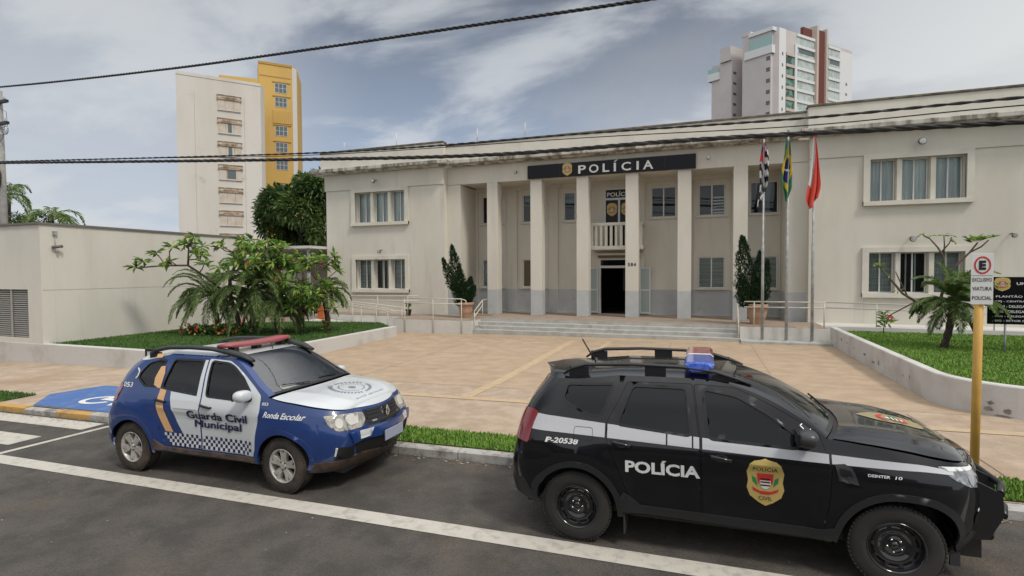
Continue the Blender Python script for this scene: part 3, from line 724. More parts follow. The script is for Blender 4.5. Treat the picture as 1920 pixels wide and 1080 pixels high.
# house number
t = MB(); put_text(t, '584', -2.86, -2.50, 2.86, 3.02, lambda u, v: (u - .33, YC - .006, v), black_m, bold=.04, space=1.3)
t.build('house_number', label='small black house number on the fourth column', cat='number', origin=(-3.0, 24.29, 2.95))
# lightning rods
for x, z in ((-18.0, 9.5), (-14.8, 9.7), (-10.3, 9.5), (-7.87, 9.55)):
    q = MB(); q.tube([(x, 23.8, 8.98), (x, 23.8, z + .05)], .018, alu, 6); q.build('lightning_rod', label='thin white rod on the roof edge, %s' % {-18.0: 'first from the left end of the building', -14.8: 'second from the left, above the left wing', -10.3: 'third from the left, above the first columns', -7.87: 'fourth from the left, nearest the black sign'}[x], cat='rod', group='rods along the parapet', origin=(x, 23.8, 9))

# ================================================================== steps, terraces, rails
mb = MB()
for k, z in enumerate((.13, .27, .41)): mb.bbox(-9.5, 1.3, 21.3 + .3 * k, 21.3 + .3 * k + .31, -.3, z, step_m, .008)
mb.build('entrance_steps', label='wide pale concrete steps leading up to the colonnade', cat='steps')
mb = MB(); mb.box(-9.5, 1.3, 22.2, 24.0, -.3, .55, step_m); mb.box(OX0 + .003, OX1 - .003, 24.001, YB + .02, .2, .5495, terrace_m)
mb.box(-9.5, 1.3, 22.21, 24.0, .5501, .5545, terrace_m)
mb.build('porch_floor', kind='structure')
mb = MB(); mb.box(-13.45, -9.503, 21.15, 22.5, -.35, .50, white_p); mb.box(-19.0, -9.503, 22.5, 23.946, -.35, .499, white_p); mb.box(-13.45, -9.51, 21.17, 23.94, .5005, .507, terrace_m); mb.box(-19, -13.46, 22.52, 23.94, .5005, .507, terrace_m)
# ramp
vs = [(-13.47, 21.15, -.1), (-13.47, 22.45, -.1), (-18.5, 22.45, .30), (-18.5, 21.15, .30), (-13.47, 21.15, -.4), (-13.47, 22.45, -.4), (-18.5, 22.45, -.4), (-18.5, 21.15, -.4)]
mb.add(vs, [(0, 1, 2, 3), (0, 3, 7, 4), (3, 2, 6, 7)], white_p)
mb.build('terrace', label='white painted terrace and ramp in front of the left wing', cat='terrace')
mb = MB(); mb.box(1.303, 4.2, 21.4, 22.4, -.3, .57, white_p); mb.box(1.303, 12, 22.4, 23.946, -.3, .569, white_p); mb.box(1.31, 4.19, 21.42, 23.9, .5705, .576, terrace_m)
mb.box(3.2, 3.6, 21.6, 21.9, .577, .582, tile_y); mb.box(1.31, 4.19, 20.75, 21.398, -.2, .11, step_m)
mb.build('terrace', label='white painted terrace block beside the flagpoles and right wing', cat='terrace')
def handrail(paths, posts, label, zs):
    q = MB()
    for p in paths: q.tube(p, .022, rail_m, 8)
    for x, y, z0, z1 in posts: q.tube([(x, y, z0), (x, y, z1)], .02, rail_m, 8)
    return q.build('handrail', label=label, cat='handrail', origin=posts[0][:3])
handrail([[(-12.85, 21.12, 1.46), (-9.95, 21.12, 1.46), (-9.75, 21.12, 1.40), (-9.68, 21.12, 1.2)], [(-12.85, 21.12, 1.24), (-9.95, 21.12, 1.24)]],
         [(-12.8, 21.12, -.1, 1.46), (-11.35, 21.12, -.1, 1.46), (-9.95, 21.12, -.1, 1.46)], 'cream tube handrail on the terrace left of the steps, near the first pot', 0)
handrail([[(-9.45, 21.35, .9), (-9.45, 22.3, 1.35), (-9.45, 22.9, 1.38)], [(-9.45, 21.35, .66), (-9.45, 22.3, 1.12)]], [(-9.45, 21.4, -.05, .92), (-9.45, 22.3, .5, 1.35)], 'short sloping handrail at the left end of the steps', 0)
handrail([[(1.25, 21.35, .9), (1.25, 22.3, 1.35), (1.25, 22.9, 1.38)], [(1.25, 21.35, .66), (1.25, 22.3, 1.12)]], [(1.25, 21.4, 0, .92), (1.25, 22.3, .5, 1.35)], 'short sloping handrail at the right end of the steps', 0)
handrail([[(-13.3, 21.2, .80), (-13.32, 21.2, .70), (-13.9, 21.2, .86), (-18.3, 21.2, 1.24)], [(-13.3, 21.2, .80), (-13.9, 21.2, .98), (-18.3, 21.2, 1.40)], [(-13.5, 22.44, .92), (-18.3, 22.44, 1.32)], [(-13.5, 22.44, .72), (-18.3, 22.44, 1.12)]],
         [(x, yy, -.1, .84 + (-13.3 - x) * .09) for x in (-13.75, -15.2, -16.6, -18.0) for yy in (21.2, 22.44)], 'double cream handrail sloping along the wheelchair ramp', 0)
handrail([[(-18.8, 22.56, 1.45), (-12.9, 22.56, 1.49)], [(-18.8, 22.56, 1.24), (-12.9, 22.56, 1.27)]], [(x, 22.56, .5, 1.48) for x in (-18.6, -16.9, -15.2, -13.5)], 'level cream handrail along the raised terrace below the left wing', 0)
handrail([[(1.45, 21.45, 1.50), (4.1, 21.45, 1.50)], [(1.45, 21.45, 1.30), (4.1, 21.45, 1.30)]], [(1.78, 21.45, .57, 1.5), (4.05, 21.45, .57, 1.5)], 'cream handrail behind the flagpoles beside the second pot', 0)
handrail([[(4.2, 22.45, 1.46), (12, 22.45, 1.30)], [(4.2, 22.45, 1.26), (12, 22.45, 1.08)]], [(x, 22.45, .5, 1.46 - (x - 4.2) * .02) for x in (5.9, 7.6, 9.3, 11)], 'cream handrail running along the foot of the right wing', 0)

# ================================================================== annex, carport
an = empty('annex_building', (-22, 14, 0), 'plain pale grey single storey annex with a louvred vent, left of the lawn', 'building')
AX = -20.3
annex_m = mat('annex_render', (.65, .625, .565), .9, (.59, .565, .505), .8, 10, .35, .7, stretch=(1, 1, .35), bump=.1, bscale=30, fine=.03, col3=(.54, .515, .46), scale3=1.6, lo3=.56, hi3=.82, stretch3=(1, 1, .12))
mb = MB(); holed_wall(mb, rect(-34, AX, -.5, 4.26), [rect(-24.6, -21.0, .52, 2.13)], 11.11, 11.5, annex_m)
mb.box(AX - .3, AX, 11.502, 18.6, -.4, 4.26, annex_m); mb.box(-34, AX, 18.6, 18.9, -.4, 4.26, annex_m)
mb.box(AX - .01, AX + .004, 11.15, 18.6, 2.105, 2.118, mat('seam', (.34, .325, .29), .9)); mb.build('wall', an)
mb = MB(); mb.box(-34.05, AX + .05, 11.05, 18.95, 4.262, 4.33, mat('annex_coping', (.16, .155, .14), .9)); mb.build('roof_edge', an)
mb = MB()
vent_m = mat('vent_slat', (.36, .345, .32), .8)
for k in range(22): 
    z = .55 + k * .071; mb.add([(-24.6, 11.15, z), (-21.0, 11.15, z), (-21.0, 11.21, z + .052), (-24.6, 11.21, z + .052)], [(0, 1, 2, 3)], vent_m)
mb.box(-21.95, -21.89, 11.12, 11.14, .52, 2.13, vent_m); mb.box(-24.6, -21, 11.3, 11.32, .52, 2.13, dark_in); mb.build('louvre', an)
# security camera on the annex corner
e = empty('security_camera', (AX, 11.52, 3.7), 'white security camera with bracket and cable on the annex side wall', 'camera'); q = MB(); q.local = 1
q.box(0, .08, -.06, .06, .24, .36, galv); q.tube([(.03, 0, .25), (.03, .01, -.15)], .008, galv, 5); q.tube([(0, 0, -.16), (.16, 0, -.18)], .02, black_m, 6); q.build('bracket', e)
q = MB(); q.local = 1; q.tube([(.05, -.1, -.18), (.2, .14, -.13)], .05, mat('camera_housing', (.12, .12, .12), .5), 10); q.lathe([(0.001, -.05), (.04, -.03), (.045, .02), (.01, .03)], galv, 10, (.1, .03, -.30)); q.build('housing', e)
cp = empty('carport', (-22, 24, 0), 'low carport with a white edged roof behind the trees, beside the left wing', 'carport')
mb = MB(); mb.box(-30, -19.36, 22.6, 33, 3.92, 4.06, white_p); mb.build('roof', cp)
for x in (-19.7, -23.2, -26.6): q = MB(); q.box(x, x + .12, 22.8, 22.92, .2, 3.918, galv); q.build('post', cp)
bh = MB(); bh.box(-31, -19.36, 33.1, 33.4, 0, 4.4, wall_m)
for x in (-20.6, -22.6, -25): bh.box(x, x + .9, 33.04, 33.099, 2.4, 3.3, dark_in)
bh.build('rear_building', label='beige wall with small windows beyond the carport', cat='building', origin=(-24, 33.2, 0))
mb = MB(); mb.box(-19.0 - 11, -19.36, 18.95, 33, .10, .16, terrace_m); mb.build('rear_yard', kind='structure')
# dark car under the carport
ck = mat('dark_car_paint', (.01, .011, .014), .2, coat=1, coord='obj')
e = empty('parked_car', (-22.6, 25.5, .16), 'dark car half hidden behind the trees under the carport', 'car')
q = MB(); q.local = 1
sec = [(-.85, .35), (-.9, .7), (-.88, .95), (-.72, 1.3), (-.6, 1.45), (.6, 1.45), (.72, 1.3), (.88, .95), (.9, .7), (.85, .35)]
st = [(-2.1, .85, .75), (-1.95, 1, .92), (-1.0, 1, 1), (.3, 1, 1), (1.1, 1, .72), (2.0, .98, .68), (2.15, .85, .6)]
vs = [(a * 1.0, 0, 0) for a in ()]
for yy, w_, h_ in st: vs += [(px * w_, yy, .35 + (pz - .35) * (h_ if pz > .8 else 1)) for px, pz in sec]
q.add(vs, [(i * 10 + j, i * 10 + j + 1, (i + 1) * 10 + j + 1, (i + 1) * 10 + j) for i in range(6) for j in range(9)] + [tuple(range(9, -1, -1))], ck, True); q.build('body', e)
for sx in (-.8, .8):
    for yy in (-1.3, 1.3): q = MB(); q.local = 1; q.lathe([(.2, -.1), (.32, -.1), (.33, .1), (.2, .1)], black_m, 20, (sx, yy, .33), 'x'); q.build('wheel', e)
# ================================================================== cars
paint_k = mat('car_paint_black', (.004, .004, .006), .3, coat=.9, spec=.2, coord='obj')
paint_b = mat('car_paint_blue', (.010, .038, .165), .3, coat=.8, coord='obj', col2=(.020, .055, .19), scale=2.2, lo=.5, hi=.8)
paint_w = mat('car_paint_white', (.58, .61, .63), .3, coat=.7, coord='obj')
vinyl_w = mat('vinyl_stripe_white', (.50, .51, .54), .4, coord='obj')
vinyl_o = mat('vinyl_stripe_orange', (.66, .40, .20), .45, coord='obj')
vinyl_n = mat('vinyl_navy', (.012, .018, .07), .45, coord='obj')
vinyl_l = mat('vinyl_letter_white', (.70, .71, .72), .5, coord='obj')
clad = mat('grey_cladding', (.028, .030, .034), .55, coord='obj')
clad_d = mat('dusty_cladding', (.055, .042, .034), .75, (.13, .085, .06), 5, 8, .35, .65, coord='obj')
rubber = mat('tyre_rubber', (.018, .017, .017), .85, (.030, .027, .025), 4, 6, coord='obj')
rubber_d = mat('tyre_rubber_dusty', (.028, .024, .021), .9, (.07, .05, .038), 5, 7, .4, .65, coord='obj')
car_glass = mat('tinted_car_glass', (.004, .005, .006), .04, spec=.45, coord='obj')
screen_g = glassmat('windscreen_glass', (.74, .84, .78), see=.95, ior=2.7)
chrome = mat('chrome', (.55, .56, .58), .12, metal=1, coord='obj')
silver = mat('alloy_silver', (.52, .51, .48), .4, metal=.35, coord='obj', col2=(.38, .36, .33), scale=9)
steel_k = mat('steel_rim_black', (.012, .012, .014), .18, coat=.6, coord='obj')
lamp_g = mat('headlamp_lens', (.42, .40, .35), .12, (.24, .23, .21), 16, 3, coord='obj', coat=1)
lamp_in = mat('headlamp_inner', (.62, .61, .56), .2, coord='obj', coat=1)
lamp_k = mat('headlamp_lens_dark', (.20, .21, .22), .06, (.42, .43, .45), 14, 3, coord='obj', coat=1, metal=.4)
tail_m = mat('tail_lamp_red', (.20, .010, .012), .12, coord='obj', coat=1)
bar_red = mat('light_bar_red', (.36, .055, .07), .5, (.27, .075, .08), 6, 6, coord='obj', coat=.4)
bar_blue = mat('light_bar_blue', (.03, .06, .45), .12, (.10, .20, .60), 22, 2, coord='obj', coat=1, emit=((.05, .12, .9), .06))
bar_rd2 = mat('light_bar_red_glossy', (.40, .04, .06), .12, (.5, .2, .2), 18, 2, coord='obj', coat=1)
seat_m = mat('seat_cloth', (.15, .15, .145), .9, coord='obj')
dash_m = mat('dashboard', (.11, .12, .11), .6, coord='obj')

def herm(xs, ys):
    xs = np.array(xs, float); ys = np.array(ys, float); h = np.diff(xs); d = np.diff(ys) / h
    m = np.zeros(len(xs)); m[0] = d[0]; m[-1] = d[-1]
    for i in range(1, len(xs) - 1): m[i] = 0 if d[i - 1] * d[i] <= 0 else 2 * d[i - 1] * d[i] / (d[i - 1] + d[i])
    def f(x):
        x = min(max(x, xs[0]), xs[-1]); i = min(max(int(np.searchsorted(xs, x)) - 1, 0), len(h) - 1); t = (x - xs[i]) / h[i]
        return ((2 * t ** 3 - 3 * t * t + 1) * ys[i] + (t ** 3 - 2 * t * t + t) * h[i] * m[i] + (3 * t * t - 2 * t ** 3) * ys[i + 1] + (t ** 3 - t * t) * h[i] * m[i + 1])
    return f
class Body:
    """side surface of a car: s runs along the side, round the corner and across the end; z is height"""
    def __init__(b, c):
        b.c = c; b.hw = herm(*zip(*c['hw'])); b.xf = herm(*zip(*c['xf'])); b.xr = herm(*zip(*c['xr']))
        b.XF, b.XRr = c['XF'], c['XR']; b.ax, b.ay = c['cf']; b.rx, b.ry = c['cr']
        b.Lf = .5 * math.pi * math.sqrt((b.ax ** 2 + b.ay ** 2) / 2); b.Lr = .5 * math.pi * math.sqrt((b.rx ** 2 + b.ry ** 2) / 2)
        b.s1 = b.XF - b.ax; b.s0 = b.XRr + b.rx; b.WB = c['wb']
        b.smax = b.s1 + b.Lf + .90 - b.ay; b.smin = b.s0 - b.Lr - (.90 - b.ry)
    def width(b, x, z):
        w = b.hw(z)
        for cx in (0, b.WB):
            r = math.hypot(x - cx, z - .345); 
            if z < 1.05: w += .030 * smooth01((.66 - r) / .16) * smooth01((1.05 - z) / .2)
        # waist crease and hollow doors
        if .5 < x < b.WB - .45: w -= .020 * math.sin(math.pi * (x - .5) / (b.WB - .95)) * smooth01((z - .4) / .15) * smooth01((.95 - z) / .15)
        w += .010 * math.exp(-((z - .93) / .035) ** 2)
        return w
    def P(b, s, z, off=0, side=-1):
        if off:
            e = .012; p = b.P(s, z); a = b.P(s + e, z) - b.P(s - e, z); d = b.P(s, z + e) - b.P(s, z - e); n = a.cross(d).normalized()
            q = p + n * off
            return Vector((q.x, q.y if side < 0 else -q.y, q.z))
        if s > b.s1 - .60:
            sh = b.xf(z) - b.XF
            if s <= b.s1: x = s + sh * smooth01((s - b.s1 + .60) / .60); y = b.width(x, z)
            elif s <= b.s1 + b.Lf:
                t = (s - b.s1) / b.Lf * math.pi / 2; W_ = b.width(b.s1, z); pw = .85
                x = b.XF - b.ax + sh + b.ax * math.sin(t) ** pw; y = W_ - b.ay + b.ay * math.cos(t) ** pw
            else:
                W_ = b.width(b.s1, z); k = (s - b.s1 - b.Lf) / (b.smax - b.s1 - b.Lf); y = (W_ - b.ay) * (1 - k); x = b.XF + sh + b.c['fb'] * (1 - (1 - k) ** 2)
        elif s < b.s0 + .9:
            sh = b.xr(z) - b.XRr
            if s >= b.s0: x = s + sh * smooth01((b.s0 + .9 - s) / .9); y = b.width(x, z)
            elif s >= b.s0 - b.Lr:
                t = (b.s0 - s) / b.Lr * math.pi / 2; W_ = b.width(b.s0, z); x = b.XRr + b.rx + sh - b.rx * math.sin(t) ** .85; y = W_ - b.ry + b.ry * math.cos(t) ** .85
            else:
                W_ = b.width(b.s0, z); k = (b.s0 - b.Lr - s) / (b.s0 - b.Lr - b.smin); y = (W_ - b.ry) * (1 - k); x = b.XRr + sh - .06 * (1 - (1 - k) ** 2)
        else: x = s; y = b.width(x, z)
        return Vector((x, -y if side < 0 else y, z))
    def inv(b, x, z):
        if x > b.s0 + .9 and x < b.s1 - .6: return (x, z)
        if x > 1.2:
            lo, hi = b.s1 - .6, b.s1
            if x >= b.P(hi, z).x: return (hi + x - b.P(hi, z).x, z)
        else:
            lo, hi = b.s0, b.s0 + .9
            if x <= b.P(lo, z).x: return (lo + (x - b.P(lo, z).x), z)
        for _ in range(30):
            mid = (lo + hi) / 2
            if b.P(mid, z).x < x: lo = mid
            else: hi = mid
        return ((lo + hi) / 2, z)
    def panel(b, mb, poly, m, holes=(), off=0.0, step=.055, side=-1, skirt=.012, smooth=True):
        V, Fc = tri(poly, holes, step)
        vs = [b.P(u, v, off if off else 0, side) for u, v in V]
        mb.add(vs, Fc if side < 0 else [f[::-1] for f in Fc], m, smooth)
        if skirt:
            for l in [poly] + list(holes):
                l = subdiv(l, step); n = len(l)
                o = [b.P(u, v, off if off else 0, side) for u, v in l]; i_ = [b.P(u, v, off - skirt, side) for u, v in l]
                mb.add(o + i_, [(k, (k + 1) % n, n + (k + 1) % n, n + k) for k in range(n)], m)
    def both(b, mb, poly, m, **k):
        b.panel(mb, poly, m, side=-1, **k); b.panel(mb, poly, m, side=1, **k)
def arc_pts(cx, cz, r, a0, a1, n=18): return [(cx + r * math.cos(R(a0 + (a1 - a0) * i / n)), cz + r * math.sin(R(a0 + (a1 - a0) * i / n))) for i in range(n + 1)]
def rounded(poly, r, n=4):
    out = []; k = len(poly)
    for i, p in enumerate(poly):
        a = Vector(poly[i - 1]); b_ = Vector(p); c = Vector(poly[(i + 1) % k]); q = min(r, (a - b_).length * .45, (c - b_).length * .45)
        u = b_ + (a - b_).normalized() * q; w = b_ + (c - b_).normalized() * q
        for j in range(n + 1): t = j / n; s_ = u * (1 - t) ** 2 + b_ * 2 * t * (1 - t) + w * t * t; out.append((s_.x, s_.y))
    return out
def inset(poly, d):
    out = []; k = len(poly); A = area2(poly)
    for i in range(k):
        a, p, c = Vector(poly[i - 1]), Vector(poly[i]), Vector(poly[(i + 1) % k])
        e1 = (p - a); e2 = (c - p)
        if e1.length < 1e-6 or e2.length < 1e-6: out.append(poly[i]); continue
        e1.normalize(); e2.normalize()
        n1 = Vector((-e1.y, e1.x)); n2 = Vector((-e2.y, e2.x)); n_ = n1 + n2
        if n_.length < .3: n_ = n1
        n_ = n_.normalized() / max(.5, math.sqrt(max(.25, (1 + n1.dot(n2)) / 2))); q = p + n_ * d * (1 if A > 0 else -1); out.append((q.x, q.y))
    return out
def cross_surface(fn, us, nt_=12, t0=-1, t1=1):
    vs = [fn(u, t0 + (t1 - t0) * j / nt_) for u in us for j in range(nt_ + 1)]; k = nt_ + 1
    return vs, [(i * k + j, (i + 1) * k + j, (i + 1) * k + j + 1, i * k + j + 1) for i in range(len(us) - 1) for j in range(nt_)]
def wheel(kind, side, steer=0):
    """returns builders for tyre and rim, axis along y; outer face towards -y for side=-1"""
    ty = MB(); ty.local = 1; s = side; w = .105; tm = rubber if kind == 'steel' else rubber_d
    prof = [(.205, .9), (.215, 1.0), (.26, 1.04), (.30, 1.0), (.325, .93), (.338, .82), (.343, .6), (.345, .3), (.345, -.3), (.343, -.6), (.335, -.85), (.30, -1), (.21, -1)]
    ty.lathe([(r, s * w * h) for r, h in prof], tm, 48, axis='y')
    for gr_ in (-.5, 0, .5): ty.lathe([(.3455, s * w * (gr_ - .05)), (.3462, s * w * gr_), (.3455, s * w * (gr_ + .05))], black_m, 48, axis='y')
    for k in range(60):      # shoulder lugs
        a = R(6 * k); c_, d_ = math.cos(a), math.sin(a); mt = Matrix(((c_, 0, -d_, 0), (0, 1, 0, 0), (d_, 0, c_, 0), (0, 0, 0, 1)))
        ty.box(.334, .3475, *sorted((s * w * .62, s * w * .93)), -.011, .011, tm, mt)
    rm = MB(); rm.local = 1
    if kind == 'steel':
        rm.lathe([(.208, s * w * .98), (.212, s * w * 1.02), (.204, s * w * 1.0), (.196, s * w * .82), (.188, s * w * .45), (.176, s * w * .40), (.165, s * w * .52), (.135, s * w * .66), (.118, s * w * .60), (.10, s * w * .42), (.075, s * w * .40), (.065, s * w * .50), (.0, s * w * .52)], steel_k, 40, axis='y')
        for k in range(10):
            a = R(36 * k + 8); cx, cz = .152 * math.cos(a), .152 * math.sin(a)
            rm.add([(cx + .019 * math.cos(R(q * 45)), s * w * .605, cz + .019 * math.sin(R(q * 45))) for q in (range(8) if s < 0 else range(7, -1, -1))], [tuple(range(8))], dark_in)
        for k in range(5):
            a = R(72 * k + 18); cx, cz = .055 * math.cos(a), .055 * math.sin(a)
            rm.lathe([(.010, s * w * .5), (.010, s * w * .64), (.0, s * w * .66)], chrome, 8, (cx, 0, cz), 'y')
        rm.lathe([(.032, s * w * .5), (.03, s * w * .62), (0, s * w * .63)], steel_k, 16, axis='y')
    else:
        rm.lathe([(.206, s * w * .98), (.214, s * w * 1.03), (.206, s * w * 1.04), (.196, s * w * .98), (.190, s * w * .6), (.182, s * w * .1)], silver, 40, axis='y')
        rm.lathe([(.185, s * w * .12), (0, s * w * .12)], dark_in, 24, axis='y')
        for k in range(5):
            a = R(72 * k + 90); mt = Matrix(((math.cos(a), 0, -math.sin(a), 0), (0, 1, 0, 0), (math.sin(a), 0, math.cos(a), 0), (0, 0, 0, 1)))
            for sg_ in (1,):
                y0, y1 = s * w * .95, s * w * .45
                pts = [(.03, -.034), (.10, -.036), (.198, -.062), (.203, -.02), (.16, -.006), (.16, .006), (.203, .02), (.198, .062), (.10, .036), (.03, .034)]
                vs = [mt @ Vector((x, y0 - (0 if x > .12 else s * .006), z)) for x, z in pts] + [mt @ Vector((x, y1, z * 1.15)) for x, z in pts]
                n = 10; rm.add(vs, [tuple(range(n)) if s < 0 else tuple(range(n - 1, -1, -1))] + [(q, n + q, n + (q + 1) % n, (q + 1) % n) for q in range(n)], silver)
        rm.lathe([(.048, s * w * .6), (.045, s * w * .95), (.03, s * w * 1.0), (0, s * w * 1.0)], silver, 20, axis='y')
        for k in range(5):
            a = R(72 * k + 54); rm.lathe([(.011, s * w * .7), (.010, s * w * .985), (0, s * w * .985)], dark_in, 8, (.047 * math.cos(a), 0, .047 * math.sin(a)), 'y')
    return ty, rm
HW = [(.18, .74), (.25, .84), (.34, .87), (.45, .883), (.6, .893), (.8, .900), (.95, .897), (1.05, .872), (1.12, .845), (1.2, .815), (1.35, .757), (1.5, .685), (1.58, .64), (1.64, .58)]
def xform(pts, dz=0): return pts
def make_car(spec):
    K_ = spec; B = Body(K_); body_m = K_['paint']
    root = empty('police_car', K_['loc'], K_['label'], 'car'); root.rotation_euler = K_.get('rot', (0, 0, 0))
    def nb(): m_ = MB(); m_.local = 1; return m_
    RR, A_ = .405, K_['arch']
    zs, zr = .335, K_['zroof']
    hood = herm(*zip(*K_['hood'])); ap = herm(*zip(*K_['apillar']))        # hood edge z(s), A pillar z(x)
    top = [(B.smax, hood(B.smax))] + [(s, hood(s)) for s in np.linspace(B.smax, K_['cowl'], 26)[1:]] + [(x, ap(x)) for x in np.linspace(K_['cowl'], K_['rooff'], 10)[1:]]
    top += [(x, K_['zedge'](x)) for x in np.linspace(K_['rooff'], B.smin, 22)[1:]]
    bot = [(B.smin, .40), (-.62, .38), (-.45, .36)] + arc_pts(0, .345, A_, 178, 4, 20) + [(A_ + .03, zs)] + [(B.WB - A_ - .03, zs)] + arc_pts(B.WB, .345, A_, 176, 2, 20) + [(B.WB + A_ + .05, .27), (B.smax, .25)]
    outline = bot + top
    win = {k: rounded([B.inv(*p) for p in v], .05) for k, v in K_['win'].items()}
    doors = {k: rounded([B.inv(*p) for p in v], .03, 3) for k, v in K_['doors'].items()}
    lamp = rounded(K_['lamp'], .03); tail = rounded(K_['tail'], .03)
    bodym = nb()
    for side in (-1, 1):
        B.panel(bodym, outline, body_m, holes=[win['quarter'], doors['front'], doors['rear'], lamp, tail], side=side)
    # roof, hood strips
    def edge(s, z): return B.P(s, z)
    def roof_fn(x, t):
        z = K_['zedge'](x); p = edge(x, z); y = p.y * 1.0; h = K_['crown'] * math.sqrt(max(0, 1 - abs(t) ** 2.6)); q = Vector((p.x + K_['roofbow'](x) * (1 - t * t), -y * t, p.z + h)); return q
    xs = list(np.linspace(B.smin + .02, K_['rooff'], 26))
    vs, fs = cross_surface(roof_fn, xs, 16); rf = nb(); rf.add(vs, fs, K_['roofm'], True); 
    bodym.build('body', root); rf.build('roof', root)
    # windscreen between the pillars
    c0, c1 = K_['cowl'], K_['rooff']
    def ws(x, t, o=0):
        f = (c0 - x) / (c0 - c1); p = edge(x, ap(x)); bow = K_['cb'] * (1 - f) + K_['roofbow'](c1) * f; cr_ = .035 * (1 - f) + K_['crown'] * f
        return Vector((p.x + bow * (1 - abs(t) ** 2.2) + o * .5, -p.y * t, p.z + cr_ * math.sqrt(max(0, 1 - abs(t) ** 2.6)) + o * .7))
    us = list(np.linspace(c0, c1, 14)); pil = nb()
    for a, b_ in ((-1, -.90), (.90, 1)):
        vs, fs = cross_surface(ws, us, 3, a, b_); pil.add(vs, [f[::-1] for f in fs], K_['pillarm'], True)
    vs, fs = cross_surface(ws, list(np.linspace(c0, c0 - .05, 3)), 16, -.9, .9); pil.add(vs, [f[::-1] for f in fs], black_m, True)
    pil.build('pillar', root)
    g = nb(); vs, fs = cross_surface(ws, list(np.linspace(c0 - .05, c1, 12)), 16, -.9, .9); g.add(vs, [f[::-1] for f in fs], K_['screen'], True); wsc = g.build('windscreen', root)
    if K_['kind'] == 'blue':
        q = nb(); q.tube([ws(c0 - .08, .55, .02), ws(c0 - .12, 0.1, .02)], .008, black_m, 5); q.tube([ws(c0 - .05, -.2, .02), ws(c0 - .14, -.7, .02)], .008, black_m, 5); q.build('wiper', wsc)
    else:
        q = nb(); q.tube([ws(c0 - .03, .6, .02), ws(c0 - .14, 0.25, .02)], .010, black_m, 5); q.tube([ws(c0 - .03, -.1, .03), ws(c0 - .12, .5, .03)], .010, black_m, 5); q.build('wiper', wsc)
    # cowl and hood
    def hd(s, t, o=0):
        p = edge(s, hood(s)); f = (s - c0) / (B.smax - c0); k = smooth01(f / .12)
        cr_ = (.035 + .05 * smooth01(f * 2.2)) * (1 - smooth01((f - .45) / .5)); bow = K_['cb'] * (1 - smooth01(f / .85))
        rib = .014 * math.exp(-((abs(t) - .62) / .07) ** 2) * smooth01(f / .15) * (1 - smooth01((f - .5) / .3))
        return Vector((p.x + bow * (1 - abs(t) ** 2.2), -p.y * t, p.z + cr_ * math.sqrt(max(0, 1 - abs(t) ** 3.0)) + rib + o))
    us = list(np.linspace(c0, B.smax, 46)); hm = nb()
    g0 = c0 + .10
    hb = nb(); vs, fs = cross_surface(hd, list(np.linspace(c0, g0, 5)), 20); vs = [Vector((v.x, v.y, v.z - .012)) for v in vs]; hb.add(vs, fs, black_m, True); hb.build('cowl', root)
    vs, fs = cross_surface(hd, list(np.linspace(g0 - .02, B.smax - .002, 42)), 24, -.985, .985); hm.add(vs, fs, K_['hoodm'], True)
    hoodo = hm.build('hood', root)
    under = nb(); vs, fs = cross_surface(lambda s, t: hd(s, t, -.02), us, 20); under.add(vs, fs, body_m, True); under.build('hood_rim', root)
    # dark liner behind the gaps, wheel houses and floor
    ln = nb(); 
    for side in (-1, 1): B.panel(ln, bot + [(s, z - .03) for s, z in top], black_m, holes=[inset(win[k], -.03) for k in win] if K_['kind'] == 'blue' else (), off=-.075, step=.08, side=side, skirt=0)
    ln.box(-.60, B.WB + .68, -.60, .60, .22, .62, black_m); ln.box(.44, B.WB - .44, -.70, .70, .24, .45, black_m)
    for cx in (0, B.WB):
        for sd_ in (-1, 1): 
            a_ = arc_pts(cx, .345, A_ + .012, 0, 180, 14); vs = [(x, sd_ * .86, z) for x, z in a_] + [(x, sd_ * .5, z) for x, z in a_]; n = len(a_)
            ln.add(vs, [(i, i + 1, n + i + 1, n + i) for i in range(n - 1)], black_m)
    ln.build('underbody', root)
    # doors
    for nm, side in (('front', -1), ('rear', -1), ('front', 1), ('rear', 1)):
        dpoly = inset(doors[nm], .0035 if K_['kind'] == 'black' else .002); d = nb()
        B.panel(d, dpoly, K_['doorm'][nm], holes=[win[nm]], off=0.0005, side=side)
        dd = d.build('door', root)
        gl = nb(); B.panel(gl, inset(win[nm], -.004), K_['glass'], off=-.010, side=side, skirt=0); gl.build('window', dd)
        rb = nb(); B.panel(rb, inset(win[nm], -.014), black_m, holes=[inset(win[nm], .012)], off=.004, side=side, skirt=.006); 
        rb.build('window_seal', dd)
        hx, hz = K_['handles'][nm]; h = nb(); y = B.P(hx, hz).y * (1 if side < 0 else -1)
        pts = [(hx - .095, y + side * -.0, hz + .018), (hx - .08, y + side * .028, hz + .016), (hx, y + side * .036, hz + .008), (hx + .08, y + side * .028, hz - .006), (hx + .095, y, hz - .008)]
        h.tube(pts, [.012, .016, .017, .016, .012], K_['handlem'], 8, flat=1.0)
        put_poly(h, circle(hx, hz, .06, 18, .035), lambda u, v: B.P(u, v, .002, side), black_m) if side < 0 and K_['kind'] == 'black' else None
        h.build('handle', dd)
    for side in (-1, 1):
        gl = nb(); B.panel(gl, inset(win['quarter'], -.004), K_['glass'], off=-.008, side=side, skirt=0); gl.build('quarter_window', root)
        rb = nb(); B.panel(rb, inset(win['quarter'], -.012), black_m, holes=[inset(win['quarter'], .014)], off=.004, side=side, skirt=.006); rb.build('window_seal', root)
    # rear window (on the tailgate)
    rw = nb()
    for side in (-1, 1): B.panel(rw, [(B.smin, 1.16), (B.s0 - B.Lr - .02, 1.17), (B.s0 - B.Lr - .0, 1.48), (B.smin, 1.50)], car_glass, off=.004, side=side, skirt=0)
    rw.build('rear_window', root)
